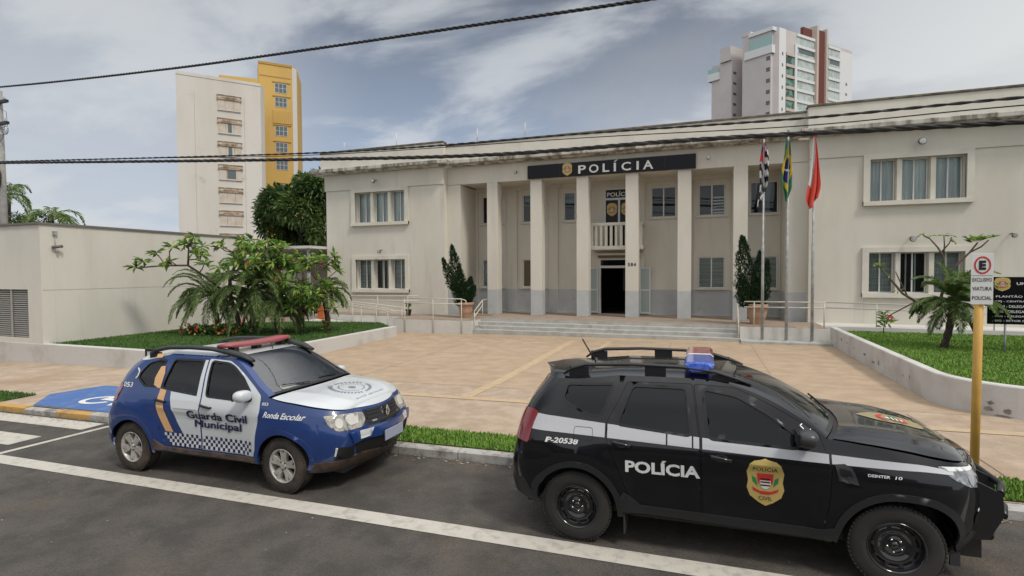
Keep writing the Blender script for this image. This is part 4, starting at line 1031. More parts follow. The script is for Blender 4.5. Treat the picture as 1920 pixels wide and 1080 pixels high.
    # lamps
    for side in (-1, 1):
        q = nb(); B.panel(q, inset(lamp, .004), K_['lampm'], off=.002, side=side, skirt=.03, step=.03); lo_ = q.build('headlamp', root)
        q = nb()
        for pl in K_['lampin']: B.panel(q, pl[0], pl[1], off=.007, side=side, skirt=.006, step=.03)
        q.build('lamp_detail', lo_)
        q = nb(); B.panel(q, inset(tail, .004), tail_m, off=.008, side=side, skirt=.02, step=.04); q.build('tail_lamp', root)
        # cladding: arches, sill
        c_ = nb()
        for cx in (0, B.WB):
            o_ = arc_pts(cx, .345, A_ + .055, 184 if cx == 0 else 180, -4, 22); i_ = arc_pts(cx, .345, A_ - .004, -6, 184 if cx == 0 else 182, 22)
            B.panel(c_, (o_ + i_)[::-1], K_['archm'], off=.010, side=side, skirt=.02, step=.05)
        B.panel(c_, K_['sill'], K_['cladm'], off=.013, side=side, skirt=.03, step=.07)
        for pl in K_.get('bumper_clad', []): B.panel(c_, pl, K_['cladm'], off=.009, side=side, skirt=.02, step=.07)
        c_.build('side_cladding', root)
        # mirror
        m_ = nb(); mx, mz, mc = K_['mirror']; my = side * (abs(B.P(mx, mz).y) + .13)
        vs = []; n1, n2 = 10, 14
        for i in range(n1 + 1):
            f = math.pi * i / n1
            for j in range(n2):
                a = 2 * math.pi * j / n2; ex = math.copysign(abs(math.cos(f)) ** .8, math.cos(f)); r_ = math.sin(f) ** .6
                vs.append((mx + .085 * ex * 1.0, my + .115 * r_ * math.copysign(abs(math.cos(a)) ** .8, math.cos(a)), mz + .075 * r_ * math.copysign(abs(math.sin(a)) ** .8, math.sin(a))))
        m_.add(vs, [(i * n2 + j, i * n2 + (j + 1) % n2, (i + 1) * n2 + (j + 1) % n2, (i + 1) * n2 + j) for i in range(n1) for j in range(n2)], mc, True)
        mo = m_.build('wing_mirror', root)
        m_ = nb(); m_.tube([(mx + .02, side * abs(B.P(mx, mz - .04).y) * .97, mz - .07), (mx + .01, my - side * .04, mz - .055)], [.035, .028], black_m, 8); m_.box(mx - .082, mx - .07, my - .09, my + .09, mz - .055, mz + .055, black_m)
        m_.build('mirror_arm', mo)
        # roof rail
        r_ = nb(); ry = side * K_['raily']
        r_.tube([(x, ry * (1 + .0), z) for x, z in K_['rail']], K_['railr'], clad if K_['kind'] == 'black' else K_['railm'], 10, flat=.62)
        for x, z in K_['feet']: r_.box(x - .10, x + .10, ry - .02, ry + .02, z - .10, z, black_m)
        r_.build('roof_rail', root)
    # wheels
    for cx, ang in ((0, 0), (B.WB, K_.get('steer', 0))):
        for side in (-1, 1):
            we = bpy.data.objects.new('wheel', None); link(we, root); we.location = (cx, side * .80, .345); we.rotation_euler = (0, R(rng.uniform(0, 72)), ang)
            we.empty_display_size = .2
            ty, rm = wheel(K_['wheel'], side); ty.build('tyre', we); rm.build('rim', we)
    # interior
    it = nb(); it.box(c0 - .32, c0 - .06, -.68, .68, .75, 1.04, dash_m); it.box(.0, 2.0, -.66, .66, .5, .62, seat_m)
    it.build('dashboard', root)
    for sy in (-.38, .38):
        for sx in (1.0, .25):
            s_ = nb(); s_.bbox(sx, sx + .5, sy - .25, sy + .25, .6, .8, seat_m, .04)
            mt = Matrix.Translation((sx - .05, sy, .75)) @ Matrix.Rotation(R(-15), 4, 'Y')
            s_.box(0, .14, -.24, .24, 0, .58, seat_m, mt); s_.box(.02, .11, -.13, .13, .62, .80, seat_m, mt); s_.build('seat', root)
    s_ = nb(); s_.lathe([(.18, -.012), (.195, 0), (.18, .012), (.165, 0), (.18, -.012)], black_m, 20, (0, 0, 0), 'x'); 
    mt = Matrix.Translation((1.75, .38, 1.0)) @ Matrix.Rotation(R(-25), 4, 'Y'); s_.v = [tuple(mt @ Vector(p)) for p in s_.v]; s_.build('steering_wheel', root)
    return root, B, hd, ws, roof_fn, hood, nb
# ---- black police car (nearer, right)
zedge_k = lambda x: herm([-2.5, -.45, -.25, .3, 1.0, 1.42, 1.6], [1.56, 1.56, 1.585, 1.612, 1.615, 1.59, 1.57])(x)
SPK = dict(kind='black', fb=.13, cb=.17, archm=mat('black_cladding', (.016, .017, .019), .5, coord='obj'), glass=car_glass, paint=paint_k, roofm=paint_k, hoodm=paint_k, pillarm=paint_k, doorm=dict(front=paint_k, rear=paint_k), handlem=paint_k, cladm=mat('black_cladding', (.016, .017, .019), .5, coord='obj'), lampm=lamp_k, railm=clad,
    screen=car_glass, wb=2.67, XF=3.34, XR=-.73, cf=(.70, .45), cr=(.40, .32), arch=.405,
    hw=HW, xf=[(.2, 3.11), (.35, 3.27), (.5, 3.34), (.75, 3.36), (.9, 3.33), (1.0, 3.27), (1.1, 3.19), (1.2, 3.12)],
    xr=[(.3, -.64), (.42, -.71), (.65, -.74), (.85, -.71), (1.0, -.68), (1.15, -.64), (1.3, -.57), (1.45, -.46), (1.55, -.38), (1.62, -.30)],
    zroof=1.6, zedge=zedge_k, crown=.055, roofbow=lambda x: .10 * smooth01((x - .8) / .7) - .10 * smooth01((.1 - x) / .5), cowl=2.24, rooff=1.42,
    hood=[(2.2, 1.185), (2.55, 1.165), (2.85, 1.11), (3.0, 1.07), (3.2, 1.03), (3.5, 1.0), (4.2, .99)],
    apillar=[(1.40, 1.588), (1.55, 1.545), (1.76, 1.465), (1.98, 1.345), (2.15, 1.235), (2.25, 1.18)],
    win=dict(quarter=[(-.15, 1.36), (.13, 1.235), (.245, 1.245), (.355, 1.54), (-.09, 1.52)], rear=[(.40, 1.175), (1.085, 1.12), (1.045, 1.53), (.54, 1.53)],
             front=[(1.235, 1.11), (1.96, 1.085), (1.99, 1.17), (1.74, 1.35), (1.48, 1.485), (1.19, 1.53)]),
    doors=dict(rear=[(.60, .42), (1.165, .42), (1.16, 1.05), (1.10, 1.57), (.49, 1.565), (.30, 1.19), (.305, 1.02), (.40, .80), (.50, .55)],
               front=[(1.175, .42), (2.15, .42), (2.20, .70), (2.21, 1.00), (2.14, 1.205), (1.97, 1.318), (1.75, 1.435), (1.47, 1.555), (1.11, 1.57), (1.17, 1.05)]),
    lamp=[(2.97, 1.03), (3.02, .93), (3.15, .86), (3.38, .83), (3.55, .87), (3.54, .97), (3.2, 1.01)], tail=[(-.56, .94), (-.49, .93), (-.49, 1.24), (-.58, 1.26), (-.80, 1.24), (-.82, .95)],
    lampin=[([(3.0, 1.02), (3.04, .985), (3.3, .965), (3.5, .955), (3.5, .968), (3.2, 1.0)], vinyl_l), (circle(3.22, .90, .045, 14), chrome), (circle(3.40, .90, .035, 14), chrome)],
    handles=dict(rear=(.45, 1.005), front=(1.34, .955)), mirror=(2.02, 1.205, mat('mirror_grey', (.035, .037, .04), .35, coord='obj')),
    sill=[(.43, .36), (2.22, .335), (2.26, .46), (2.10, .42), (.62, .435), (.53, .52), (.46, .55), (.42, .48)],
    bumper_clad=[[(-.95, .42), (-.64, .40), (-.46, .38), (-.44, .46), (-.50, .58), (-.62, .56), (-.95, .55)], [(3.12, .29), (3.9, .27), (3.95, .42), (3.5, .42), (3.2, .50), (3.10, .42)]],
    raily=.575, rail=[(-.18, 1.60), (-.10, 1.66), (.05, 1.705), (.5, 1.725), (1.0, 1.715), (1.3, 1.68), (1.5, 1.62), (1.62, 1.57)], railr=[.02, .03, .032, .028, .028, .032, .03, .018],
    feet=[(-.02, 1.68), (.75, 1.71), (1.38, 1.65)], wheel='steel', loc=(-1.16, 5.99, -.02), rot=(0, -.018, 0), label='black police car with white side stripe and gold door badge')
car, B, hd, ws, roof_fn, hood, nb = make_car(SPK)
P2 = lambda u, v: B.P(*B.inv(u, v), .0035)
# stripe, split at the door gaps
def stripe(x0, x1):
    tp = herm([-.5, .29, 1.17, 2.19, 2.74, 3.05, 3.2], [1.23, 1.175, 1.115, 1.065, 1.035, .98, .96]); bt = herm([-.5, .28, 1.17, 2.19, 2.74, 3.05, 3.2], [1.075, 1.05, 1.02, .99, .985, .955, .945])
    xs = np.linspace(x0, x1, max(2, int((x1 - x0) / .06))); return [(x, bt(x)) for x in xs] + [(x, tp(x)) for x in xs[::-1]]
m_ = nb()
for a, b_ in ((-.50, .288), (.312, .86), (.875, 1.09), (1.105, 1.155), (1.182, 2.195), (2.215, 3.02)): put_poly(m_, stripe(a, b_), P2, vinyl_w, step=.05)
for (x0, x1) in ((-.02, .17),):
    z0, z1 = 1.06, 1.13; ring_ = rounded(rect(x0, x1, z0 - .05, z1), .03); put_poly(m_, ring_, lambda u, v: B.P(*B.inv(u, v), .005), black_m, holes=[inset(ring_, .004)])
m_.build('side_stripe', car)
m_ = nb(); put_text(m_, 'POLÍCIA', .485, 1.16, .745, .885, P2, vinyl_l, bold=.035); m_.build('door_lettering', car)
m_ = nb(); put_text(m_, 'P-20538', -.30, .03, .965, 1.015, P2, vinyl_l, bold=.03, shear=.2); put_text(m_, 'DEINTER 10', 2.47, 2.67, .918, .940, P2, vinyl_l, bold=.02); m_.build('number_lettering', car)
m_ = nb(); badge(m_, lambda u, v, q: B.P(u, v, .003 + .0012 * q), 1.70, .775, .30, .40); m_.build('door_badge', car)
# hood badge (seen flat on the bonnet): u across, v along
def hoodmap(u, v, q=1):
    s = 2.62 + v; p = B.P(s, hood(s)); return hd(s, -u / p.y if p.y else 0, .004 + .0012 * q)
m_ = nb(); gold_l = gold; gold = mat('hood_gold', (.30, .245, .13), .5, coord='obj'); badge(m_, lambda u, v, q: hoodmap(u, v + .26, q), 0, 0, .34, .46, words=None); gold = gold_l; m_.build('hood_badge', car)
# vent on the fender
m_ = nb(); B.panel(m_, [(2.26, .86), (2.40, .84), (2.39, .97), (2.34, 1.0), (2.25, .99)], clad, off=.012, skirt=.012, step=.05); B.panel(m_, [(2.28, .90), (2.37, .885), (2.365, .95), (2.28, .965)], black_m, off=.014, skirt=0, step=.05)
put_poly(m_, circle(2.335, .862, .035, 14, .016), lambda u, v: B.P(u, v, .018), chrome); m_.build('fender_vent', car)
# grille and front
m_ = nb()
for sd_ in (-1, 1): B.panel(m_, [(3.60, .78), (B.smax, .76), (B.smax, .97), (3.60, .96)], black_m, off=.004, side=sd_, step=.06)
for z in (.80, .86, .92): 
    for sd_ in (-1, 1): B.panel(m_, rect(3.62, B.smax, z, z + .015), chrome, off=.012, side=sd_, step=.08)
m_.build('grille', car)
m_ = nb()
for sd_ in (-1,): put_poly(m_, circle(3.25, .60, .05, 16), lambda u, v: B.P(u, v, .006), black_m); put_poly(m_, circle(3.23, .68, .016, 10), lambda u, v: B.P(u, v, .012), vinyl_l)
m_.build('fog_lamp', car)
# push bumper
m_ = nb()
for y in (-.68, -.30, .30, .68):
    vs = [(3.20, y - .02, .40), (3.36, y - .02, .42), (3.46, y - .02, .62), (3.45, y - .02, .80), (3.30, y - .02, .88), (3.20, y - .02, .86)]
    if abs(y) < .5: vs = [(a + .10, b_, c) for a, b_, c in vs]
    vs2 = [(a, y + .02, c) for a, b_, c in vs]; n = len(vs); m_.add(vs + vs2, [tuple(range(n)), tuple(range(2 * n - 1, n - 1, -1))] + [(i, n + i, n + (i + 1) % n, (i + 1) % n) for i in range(n)], black_m)
for z, x in ((.80, 3.54), (.62, 3.56), (.44, 3.47)): m_.tube([(x - .10, -.68, z), (x, -.45, z), (x, .45, z), (x - .10, .68, z)], .028, black_m, 10)
m_.build('push_bumper', car)
m_ = nb(); m_.box(3.10, 3.17, -.70, -.68, .17, .28, clad)
m_.build('bumper_fin', car)
for sy in (-.80, .80): m_ = nb(); m_.box(.46, .475, sy - .10, sy + .10, .14, .40, clad); m_.build('mud_flap', car)
# light bar across the roof
lbz = 1.665; lbx = .08
m_ = nb(); m_.box(1.0 + lbx, 1.16 + lbx, -.50, -.44, 1.60, lbz, mat('bracket_pale', (.36, .33, .34), .5, coord='obj')); m_.box(1.0 + lbx, 1.16 + lbx, .44, .50, 1.60, lbz, black_m); lb = m_.build('light_bar', car)
def barsec(y0, y1, m, nm):
    q = nb(); pts = [(.99, 0), (1.17, 0), (1.215, .045), (1.22, .07), (1.19, .098), (.97, .098), (.94, .07), (.945, .045)]
    vs = []
    for y, k in ((y0, .75 if abs(y0) > .5 else 1), (y0 + .06 * (1 if abs(y0) > .5 else 0), 1), (y1 - .06 * (1 if abs(y1) > .5 else 0), 1), (y1, .75 if abs(y1) > .5 else 1)): vs += [(1.08 + lbx + (x - 1.08) * k, y, lbz + .055 + (z - .055) * k) for x, z in pts]
    n = 8; q.add(vs, [(i * n + j, i * n + (j + 1) % n, (i + 1) * n + (j + 1) % n, (i + 1) * n + j) for i in range(3) for j in range(n)] + [tuple(range(n - 1, -1, -1)), tuple(range(3 * n, 4 * n))], m)
    q.build(nm, lb)
barsec(-.60, -.03, bar_blue, 'blue_lens'); barsec(.03, .60, bar_rd2, 'red_lens'); barsec(-.03, .03, letter_w, 'centre_panel')
m_ = nb(); m_.tube([(.05, .0, 1.63), (-.10, -.02, 1.90)], .009, black_m, 6); m_.lathe([(.03, 0), (.02, .03), (.0, .035)], black_m, 10, (.05, 0, 1.655)); m_.build('antenna', car)

# ---- blue and white car (left, further)
zedge_b = lambda x: herm([-2.5, -.36, -.1, .4, 1.1, 1.6, 1.8], [1.53, 1.53, 1.60, 1.63, 1.625, 1.605, 1.585])(x)
SPB = dict(kind='blue', fb=.12, cb=.10, archm=paint_b, glass=glassmat('side_glass_blue_car', (.5, .58, .55), see=.42), paint=paint_b, roofm=paint_w, hoodm=paint_w, pillarm=paint_b, doorm=dict(front=paint_w, rear=paint_b), handlem=black_m, cladm=clad_d, lampm=lamp_g, railm=clad,
    screen=screen_g, wb=2.67, XF=3.52, XR=-.66, cf=(.64, .44), cr=(.40, .32), arch=.40,
    hw=[(z, w if z < .95 else w - .01 * (z - .95)) for z, w in HW], xf=[(.2, 3.24), (.35, 3.42), (.5, 3.50), (.68, 3.53), (.75, 3.52), (.84, 3.47), (.95, 3.43), (1.03, 3.38), (1.1, 3.33), (1.2, 3.28)],
    xr=[(.3, -.58), (.42, -.65), (.65, -.66), (.85, -.61), (1.0, -.56), (1.15, -.53), (1.3, -.48), (1.45, -.38), (1.55, -.26), (1.62, -.16)],
    zroof=1.6, zedge=zedge_b, crown=.05, roofbow=lambda x: .10 * smooth01((x - .9) / .7) - .08 * smooth01((.1 - x) / .5), cowl=2.46, rooff=1.66,
    hood=[(2.4, 1.168), (2.6, 1.145), (2.95, 1.105), (3.2, 1.06), (3.45, 1.02), (3.7, 1.0), (4.3, .99)],
    apillar=[(1.60, 1.61), (1.75, 1.565), (1.92, 1.475), (2.1, 1.36), (2.25, 1.265), (2.47, 1.166)],
    win=dict(quarter=[(-.01, 1.31), (.17, 1.20), (.42, 1.20), (.44, 1.545), (.32, 1.55), (.14, 1.51)], rear=[(.52, 1.195), (1.18, 1.135), (1.14, 1.56), (.58, 1.56)],
             front=[(1.36, 1.125), (2.10, 1.10), (2.10, 1.21), (1.93, 1.37), (1.72, 1.495), (1.60, 1.54), (1.28, 1.56)]),
    doors=dict(rear=[(.66, .42), (1.30, .42), (1.29, 1.08), (1.21, 1.59), (.53, 1.59), (.465, 1.18), (.45, 1.0), (.50, .72), (.56, .54)],
               front=[(1.31, .42), (2.23, .42), (2.27, .76), (2.31, 1.0), (2.28, 1.18), (2.14, 1.285), (1.96, 1.40), (1.76, 1.51), (1.60, 1.575), (1.22, 1.59), (1.30, 1.08)]),
    lamp=[(3.26, .985), (3.30, .87), (3.40, .79), (3.78, .77), (3.86, .85), (3.84, .95), (3.55, .98)], tail=[(-.44, .98), (-.37, .97), (-.35, 1.20), (-.45, 1.22), (-.66, 1.2), (-.66, .98)],
    lampin=[(circle(3.46, .88, .058, 18), lamp_in), ([(3.55, .90), (3.63, .83), (3.76, .83), (3.77, .94), (3.60, .955)], lamp_in), ([(3.53, .97), (3.56, .965), (3.60, .80), (3.575, .80)], chrome)],
    handles=dict(rear=(.57, 1.03), front=(1.41, 1.0)), mirror=(2.10, 1.19, paint_w),
    sill=[(.43, .36), (2.22, .335), (2.25, .41), (2.10, .40), (.62, .405), (.53, .46), (.46, .50), (.42, .46)],
    bumper_clad=[[(-.95, .42), (-.64, .40), (-.46, .38), (-.44, .42), (-.50, .48), (-.62, .50), (-.95, .50)], [(3.12, .29), (4.25, .27), (4.25, .40), (3.96, .44), (3.80, .46), (3.50, .44), (3.42, .43), (3.10, .42)]],
    raily=.575, rail=[(.02, 1.62), (.12, 1.67), (.4, 1.715), (.8, 1.725), (1.2, 1.715), (1.5, 1.68), (1.75, 1.635), (1.92, 1.57)], railr=[.03, .045, .048, .046, .048, .06, .062, .035],
    feet=[(.1, 1.64), (1.4, 1.63)], wheel='alloy', steer=R(-3), loc=(-7.54, 6.06, -.135), rot=(0, -.018, 0), label='blue and white municipal guard car with red light bar and white bonnet')
car, B, hd, ws, roof_fn, hood, nb = make_car(SPB)
P2 = lambda u, v: B.P(*B.inv(u, v), .0035)
# white rear-door panel: curved edge, stops at the window and the door shut line
wd = SPB['win']['rear']
m_ = nb()
pz = [(1.06, .43), (1.292, .43), (1.282, 1.08), (1.205, 1.57), (1.152, 1.57), (1.20, 1.115), (.71, 1.155), (.74, 1.05), (.78, .97), (.88, .76), (.96, .63), (1.0, .5)]
put_poly(m_, pz, P2, paint_w, step=.05); m_.build('white_door_panel', car)
m_ = nb()     # orange ribbon from roof to sill
put_poly(m_, [(.66, .62), (.80, .615), (.68, .84), (.625, 1.0), (.62, 1.165), (.50, 1.18), (.49, 1.0), (.55, .82)][::-1], P2, vinyl_o, step=.05)
put_poly(m_, [(.455, 1.185), (.50, 1.183), (.50, 1.38), (.455, 1.47), (.38, 1.46), (.34, 1.31), (.36, 1.22)][::-1], lambda u, v: B.P(*B.inv(u, v), .009), vinyl_o, step=.05)
put_poly(m_, [(.20, 1.565), (.32, 1.575), (.32, 1.628), (.20, 1.615)], lambda u, v: B.P(*B.inv(u, v), .008), vinyl_o, step=.05)
m_.build('orange_ribbon', car)
sq = .043         # checker band, one strip on each door
for lo_i, hi_i in ((0, 16), (16, 38)):
  m_ = nb()
  for i in range(lo_i, hi_i):
    for j in range(4):
        x = .60 + i * sq; z = .435 + j * sq
        if x + sq > 2.21 or (x < .72 and j < (.74 - x) / .045): continue
        if x < 1.30 < x + sq: continue
        put_poly(m_, rect(x, x + sq, z, z + sq), lambda u, v: B.P(u, v, .007), vinyl_n if (i + j) % 2 else paint_w)
  m_.build('checker_band', car)
m_ = nb()
for sh in (-.007, 0, .007):
    for dz_ in (-.003, .003):
        Q_ = lambda u, v: B.P(u + sh, v + dz_, .012 + sh * .15 + dz_ * .2)
        put_text(m_, 'Guarda Civil', 1.08, 2.12, .835, .935, Q_, vinyl_n); put_text(m_, 'Municipal', 1.21, 2.02, .695, .815, Q_, vinyl_n)
m_.build('door_lettering', car)
m_ = nb(); put_text(m_, 'Ronda Escolar', 2.38, 2.96, .93, 1.0, P2, vinyl_l, bold=.02, shear=.35); put_text(m_, '053', 2.33, 2.43, 1.07, 1.105, P2, vinyl_l, bold=.02); put_text(m_, '053', -.22, -.06, 1.17, 1.235, P2, vinyl_l, bold=.02)
put_poly(m_, circle(-.06, 1.36, .055, 14, .075, -80, 80) + circle(-.06, 1.36, .033, 14, .058, -80, 80)[::-1], P2, vinyl_l)
m_.build('number_lettering', car)
def hoodmap(u, v, q=1):
    s = 2.80 + v; p = B.P(s, hood(s)); return hd(s, -u / p.y if p.y else 0, .004 + .001 * q)
m_ = nb()      # round bonnet seal: two rings of small marks and a line of words (reads from the front)
seal_m = mat('seal_grey', (.20, .22, .29), .6, coord='obj')
def frontmap(u, v, q=1): return hoodmap(-u, .30 - v, q)     # u to the reader's right, v up the bonnet
for k in range(34):
    a = R(k * 360 / 34); 
    if k % 9 == 8: continue
    for (r0, r1, w_) in ((.25, .30, .014), (.17, .19, .008)):
        c_, s_ = math.cos(a), math.sin(a); pts = [(c_ * r0 - s_ * w_, s_ * r0 + c_ * w_), (c_ * r0 + s_ * w_, s_ * r0 - c_ * w_), (c_ * r1 + s_ * w_, s_ * r1 - c_ * w_), (c_ * r1 - s_ * w_, s_ * r1 + c_ * w_)]
        put_poly(m_, pts[::-1] if area2(pts) < 0 else pts, lambda u, v: frontmap(u, v * .85), seal_m)
put_text(m_, 'Guarda Civil', -.30, .30, -.40, -.345, lambda u, v: frontmap(u, v), seal_m, bold=.0)
put_poly(m_, circle(0, 0, .05, 10), frontmap, seal_m); m_.build('bonnet_seal', car)
# front: grille, emblem, bumper bar, plate
m_ = nb()
for sd_ in (-1, 1): B.panel(m_, [(3.82, .775), (B.smax, .76), (B.smax, .96), (3.84, .965), (3.86, .88)], black_m, off=.004, side=sd_, step=.06)
gr_ = m_.build('grille', car); m_ = nb()
for z in (.80, .85, .90, .94):
    for sd_ in (-1, 1): B.panel(m_, rect(3.88, B.smax, z, z + .010), clad, off=.016, side=sd_, step=.08)
for sd_ in (-1, 1): B.panel(m_, rect(3.92, 3.99, .80, .82), chrome, off=.018, side=sd_, step=.05)
m_.build('grille_bar', gr_)
m_ = nb()
em = [(0, .085), (.048, 0), (0, -.085), (-.048, 0)]; ei = [(0, .04), (.02, 0), (0, -.04), (-.02, 0)]
V, Fc = tri(em[::-1], [ei]); xq = B.P(B.smax, .87).x + .03; vs = [(xq, u, .87 + v) for u, v in V]; m_.add(vs, Fc, chrome); m_.add([(xq - .012, u, .87 + v) for u, v in V], [f[::-1] for f in Fc], chrome)
for l in (em, ei): m_.add([(xq, u, .87 + v) for u, v in l] + [(xq - .012, u, .87 + v) for u, v in l], [(i, (i + 1) % 4, 4 + (i + 1) % 4, 4 + i) for i in range(4)], chrome)
m_.build('emblem', car)
m_ = nb()      # projecting upper bumper lip, black lower grille, white flash
for sd_ in (-1, 1): 
    B.panel(m_, [(3.60, .62), (3.8, .64), (4.0, .62), (B.smax, .61), (B.smax, .745), (3.76, .76), (3.55, .75)], paint_b, off=.035, side=sd_, step=.05, skirt=.04)
    B.panel(m_, [(3.70, .655), (3.84, .66), (3.90, .745), (3.70, .745)], paint_w, off=.038, side=sd_, step=.05, skirt=0)
    B.panel(m_, [(3.64, .60), (3.70, .46), (B.smax, .36), (B.smax, .605), (3.9, .61)], black_m, off=.006, side=sd_, step=.08)
m_.build('front_bumper', car)
m_ = nb()
for sd_ in (-1, 1): B.panel(m_, [(3.36, .46), (3.64, .44), (3.62, .58), (3.38, .60)], black_m, off=.012, side=sd_, step=.05); B.panel(m_, [(3.34, .50), (3.36, .50), (3.375, .60), (3.345, .60)], vinyl_l, off=.02, side=sd_, step=.05)
m_.build('fog_lamp_recess', car)
m_ = nb(); xq = B.P(B.smax, .65).x + .045; m_.box(xq, xq + .012, -.21, .21, .545, .675, mat('blank_plate', (.34, .37, .46), .6, coord='obj')); m_.build('number_plate', car)
# light bar: dusty red, swept up at the ends
m_ = nb(); vs = []; n = 8; prof = [(-.10, .0), (.10, .0), (.135, .03), (.13, .07), (.08, .095), (-.08, .095), (-.13, .07), (-.135, .03)]
for i in range(17):
    t = -1 + i / 8; k = 1 - .35 * abs(t) ** 6; vs += [(1.44 + px * k - .05 * t * t, .60 * t, 1.715 + pz * k * .72 + .02 * t * t) for px, pz in prof]
m_.add(vs, [(i * n + j, i * n + (j + 1) % n, (i + 1) * n + (j + 1) % n, (i + 1) * n + j) for i in range(16) for j in range(n)] + [tuple(range(n - 1, -1, -1)), tuple(range(16 * n, 17 * n))], bar_red, True)
lb = m_.build('light_bar', car)
m_ = nb()
for y in (-.45, -.05, .42): m_.box(1.38, 1.50, y - .04, y + .04, 1.60, 1.735, black_m)
m_.build('bar_foot', lb)
m_ = nb(); m_.tube([(1.70, .0, 1.65), (1.66, 0, 1.74)], .008, black_m, 6); m_.build('antenna', car)
m_ = nb(); m_.add([ws(2.38, -.72, -.02), ws(2.38, -.42, -.02), ws(2.31, -.42, -.02), ws(2.31, -.72, -.02)], [(0, 1, 2, 3)], letter_w); m_.build('dash_paper', car)
# ================================================================== vegetation
lf_m1 = mat('mango_leaf', (.050, .100, .022), .6, trans=.3); lf_m2 = mat('mango_leaf_light', (.13, .175, .045), .6, trans=.3); lf_m3 = mat('mango_leaf_dark', (.020, .048, .013), .7, trans=.3)
pl1 = mat('plumeria_leaf', (.13, .25, .040), .5, trans=.3); pl2 = mat('plumeria_leaf_light', (.28, .37, .07), .5, trans=.3); pl3 = mat('plumeria_leaf_dark', (.03, .085, .018), .6, trans=.3)
pm1 = mat('palm_leaf', (.10, .175, .05), .6, trans=.3); pm2 = mat('palm_leaf_light', (.20, .26, .085), .6, trans=.3)
cy1 = mat('cypress_leaf', (.014, .045, .014), .7, trans=.3); cy2 = mat('cypress_leaf_light', (.035, .085, .022), .7, trans=.3); cy3 = mat('cypress_leaf_dark', (.006, .018, .007), .8, trans=.3)
pink = mat('pink_flower', (.60, .07, .13), .6); red_f = mat('red_flower', (.55, .03, .04), .6); yel_f = mat('yellow_flower', (.65, .42, .13), .6)
def leafmesh(name, pos, dirv, length, width, mats, parent, pick, up=None, fold=.18, seed=0):
    """diamond leaves as two folded triangles; arrays of base points and directions"""
    r = np.random.default_rng(seed); n = len(pos); pos = np.array(pos, float); d = np.array(dirv, float); d /= np.linalg.norm(d, axis=1)[:, None] + 1e-9
    L_ = np.broadcast_to(np.array(length, float), (n,))[:, None]; W_ = np.broadcast_to(np.array(width, float), (n,))[:, None]
    a = r.normal(size=(n, 3)) * .35 + np.array([0, 0, 1.0] if up is None else up); s = np.cross(d, a); s /= np.linalg.norm(s, axis=1)[:, None] + 1e-9; nn = np.cross(s, d)
    mid = pos + d * L_ * .55; p1 = mid + s * W_ / 2 + nn * W_ * fold; p2 = mid - s * W_ / 2 + nn * W_ * fold; tip = pos + d * L_ - nn * L_ * .10
    V = np.stack([pos, p1, tip, p2], 1).reshape(-1, 3); q = parent.location if parent else Vector((0, 0, 0)); V = V - np.array(q)
    i = np.arange(n) * 4; Fc = np.concatenate([np.stack([i, i + 1, i + 2], 1), np.stack([i, i + 2, i + 3], 1)])
    me = bpy.data.meshes.new(name); me.vertices.add(len(V)); me.vertices.foreach_set('co', V.ravel())
    me.loops.add(len(Fc) * 3); me.loops.foreach_set('vertex_index', Fc.ravel()); me.polygons.add(len(Fc)); me.polygons.foreach_set('loop_start', np.arange(len(Fc)) * 3); me.polygons.foreach_set('loop_total', np.full(len(Fc), 3))
    for m in mats: me.materials.append(m)
    pk = np.array(pick(r, pos, n)); me.polygons.foreach_set('material_index', np.concatenate([pk, pk]).astype(np.int32)); me.update(calc_edges=True)
    return link(bpy.data.objects.new(name, me), parent)
def pick3(pa, pb): return lambda r, pos, n: np.where((u := r.random(n)) < pa, 0, np.where(u < pa + pb, 1, 2))
def crown_points(clumps, per, seed, flat=1.0):
    r = np.random.default_rng(seed); P = []; D = []; T = []
    for (c, rad) in clumps:
        k = int(per * rad ** 2); d = r.normal(size=(k, 3)); d /= np.linalg.norm(d, axis=1)[:, None]; d[:, 2] = np.abs(d[:, 2]) * np.where(r.random(k) < .75, 1, -1)
        rr = rad * (.72 + .33 * r.random(k))[:, None]; P.append(np.array(c) + d * rr * np.array([1, 1, flat])); D.append(d + r.normal(size=(k, 3)) * .5 + np.array([0, 0, -.35])); T.append(np.full(k, r.random()))
    return np.concatenate(P), np.concatenate(D), np.concatenate(T)
def big_tree(name, base, clumps, leaf, per, label, seed, mats=(lf_m1, lf_m2, lf_m3), trunk_r=.35, group=None):
    e = empty(name, base, label, 'tree', group); P, D, T = crown_points(clumps, per, seed)
    def pick(r, pos, n): u = r.random(n) + (T - .5) * .55; return np.where(u < .28, 2, np.where(u < .78, 0, 1))
    leafmesh('crown', P, D, leaf * (.7 + .6 * np.random.default_rng(seed).random(len(P))), leaf * .34, mats, e, pick, seed=seed)
    q = MB(); b = Vector(base); top = Vector(clumps[0][0])
    q.tube([b, b + Vector((.1, 0, 1.5)), b.lerp(top, .6), top], [trunk_r, trunk_r * .8, trunk_r * .6, trunk_r * .3], bark, 10)
    for c, rad in clumps[1::2]: c = Vector(c); st_ = b.lerp(top, .45); q.tube([st_, st_.lerp(c, .5) + Vector((0, 0, -.3)), c], [trunk_r * .35, trunk_r * .2, .04], bark, 6)
    q.build('trunk', e); return e
r_ = random.Random(21); cl_ = [((-28.6, 35, 7.2), 2.2)]
for k in range(46):
    a = r_.uniform(0, 6.283); h = r_.uniform(-.85, 1); rr = math.sqrt(max(0, 1 - h * h)); cl_.append(((-28.6 + 3.9 * rr * math.cos(a), 35 + 3.6 * rr * math.sin(a), 6.6 + 3.2 * h), r_.uniform(.75, 1.35)))
big_tree('mango_tree', (-28.6, 35, 0), cl_, .44, 520, 'large dense dark green tree between the white tower and the left wing', 3)
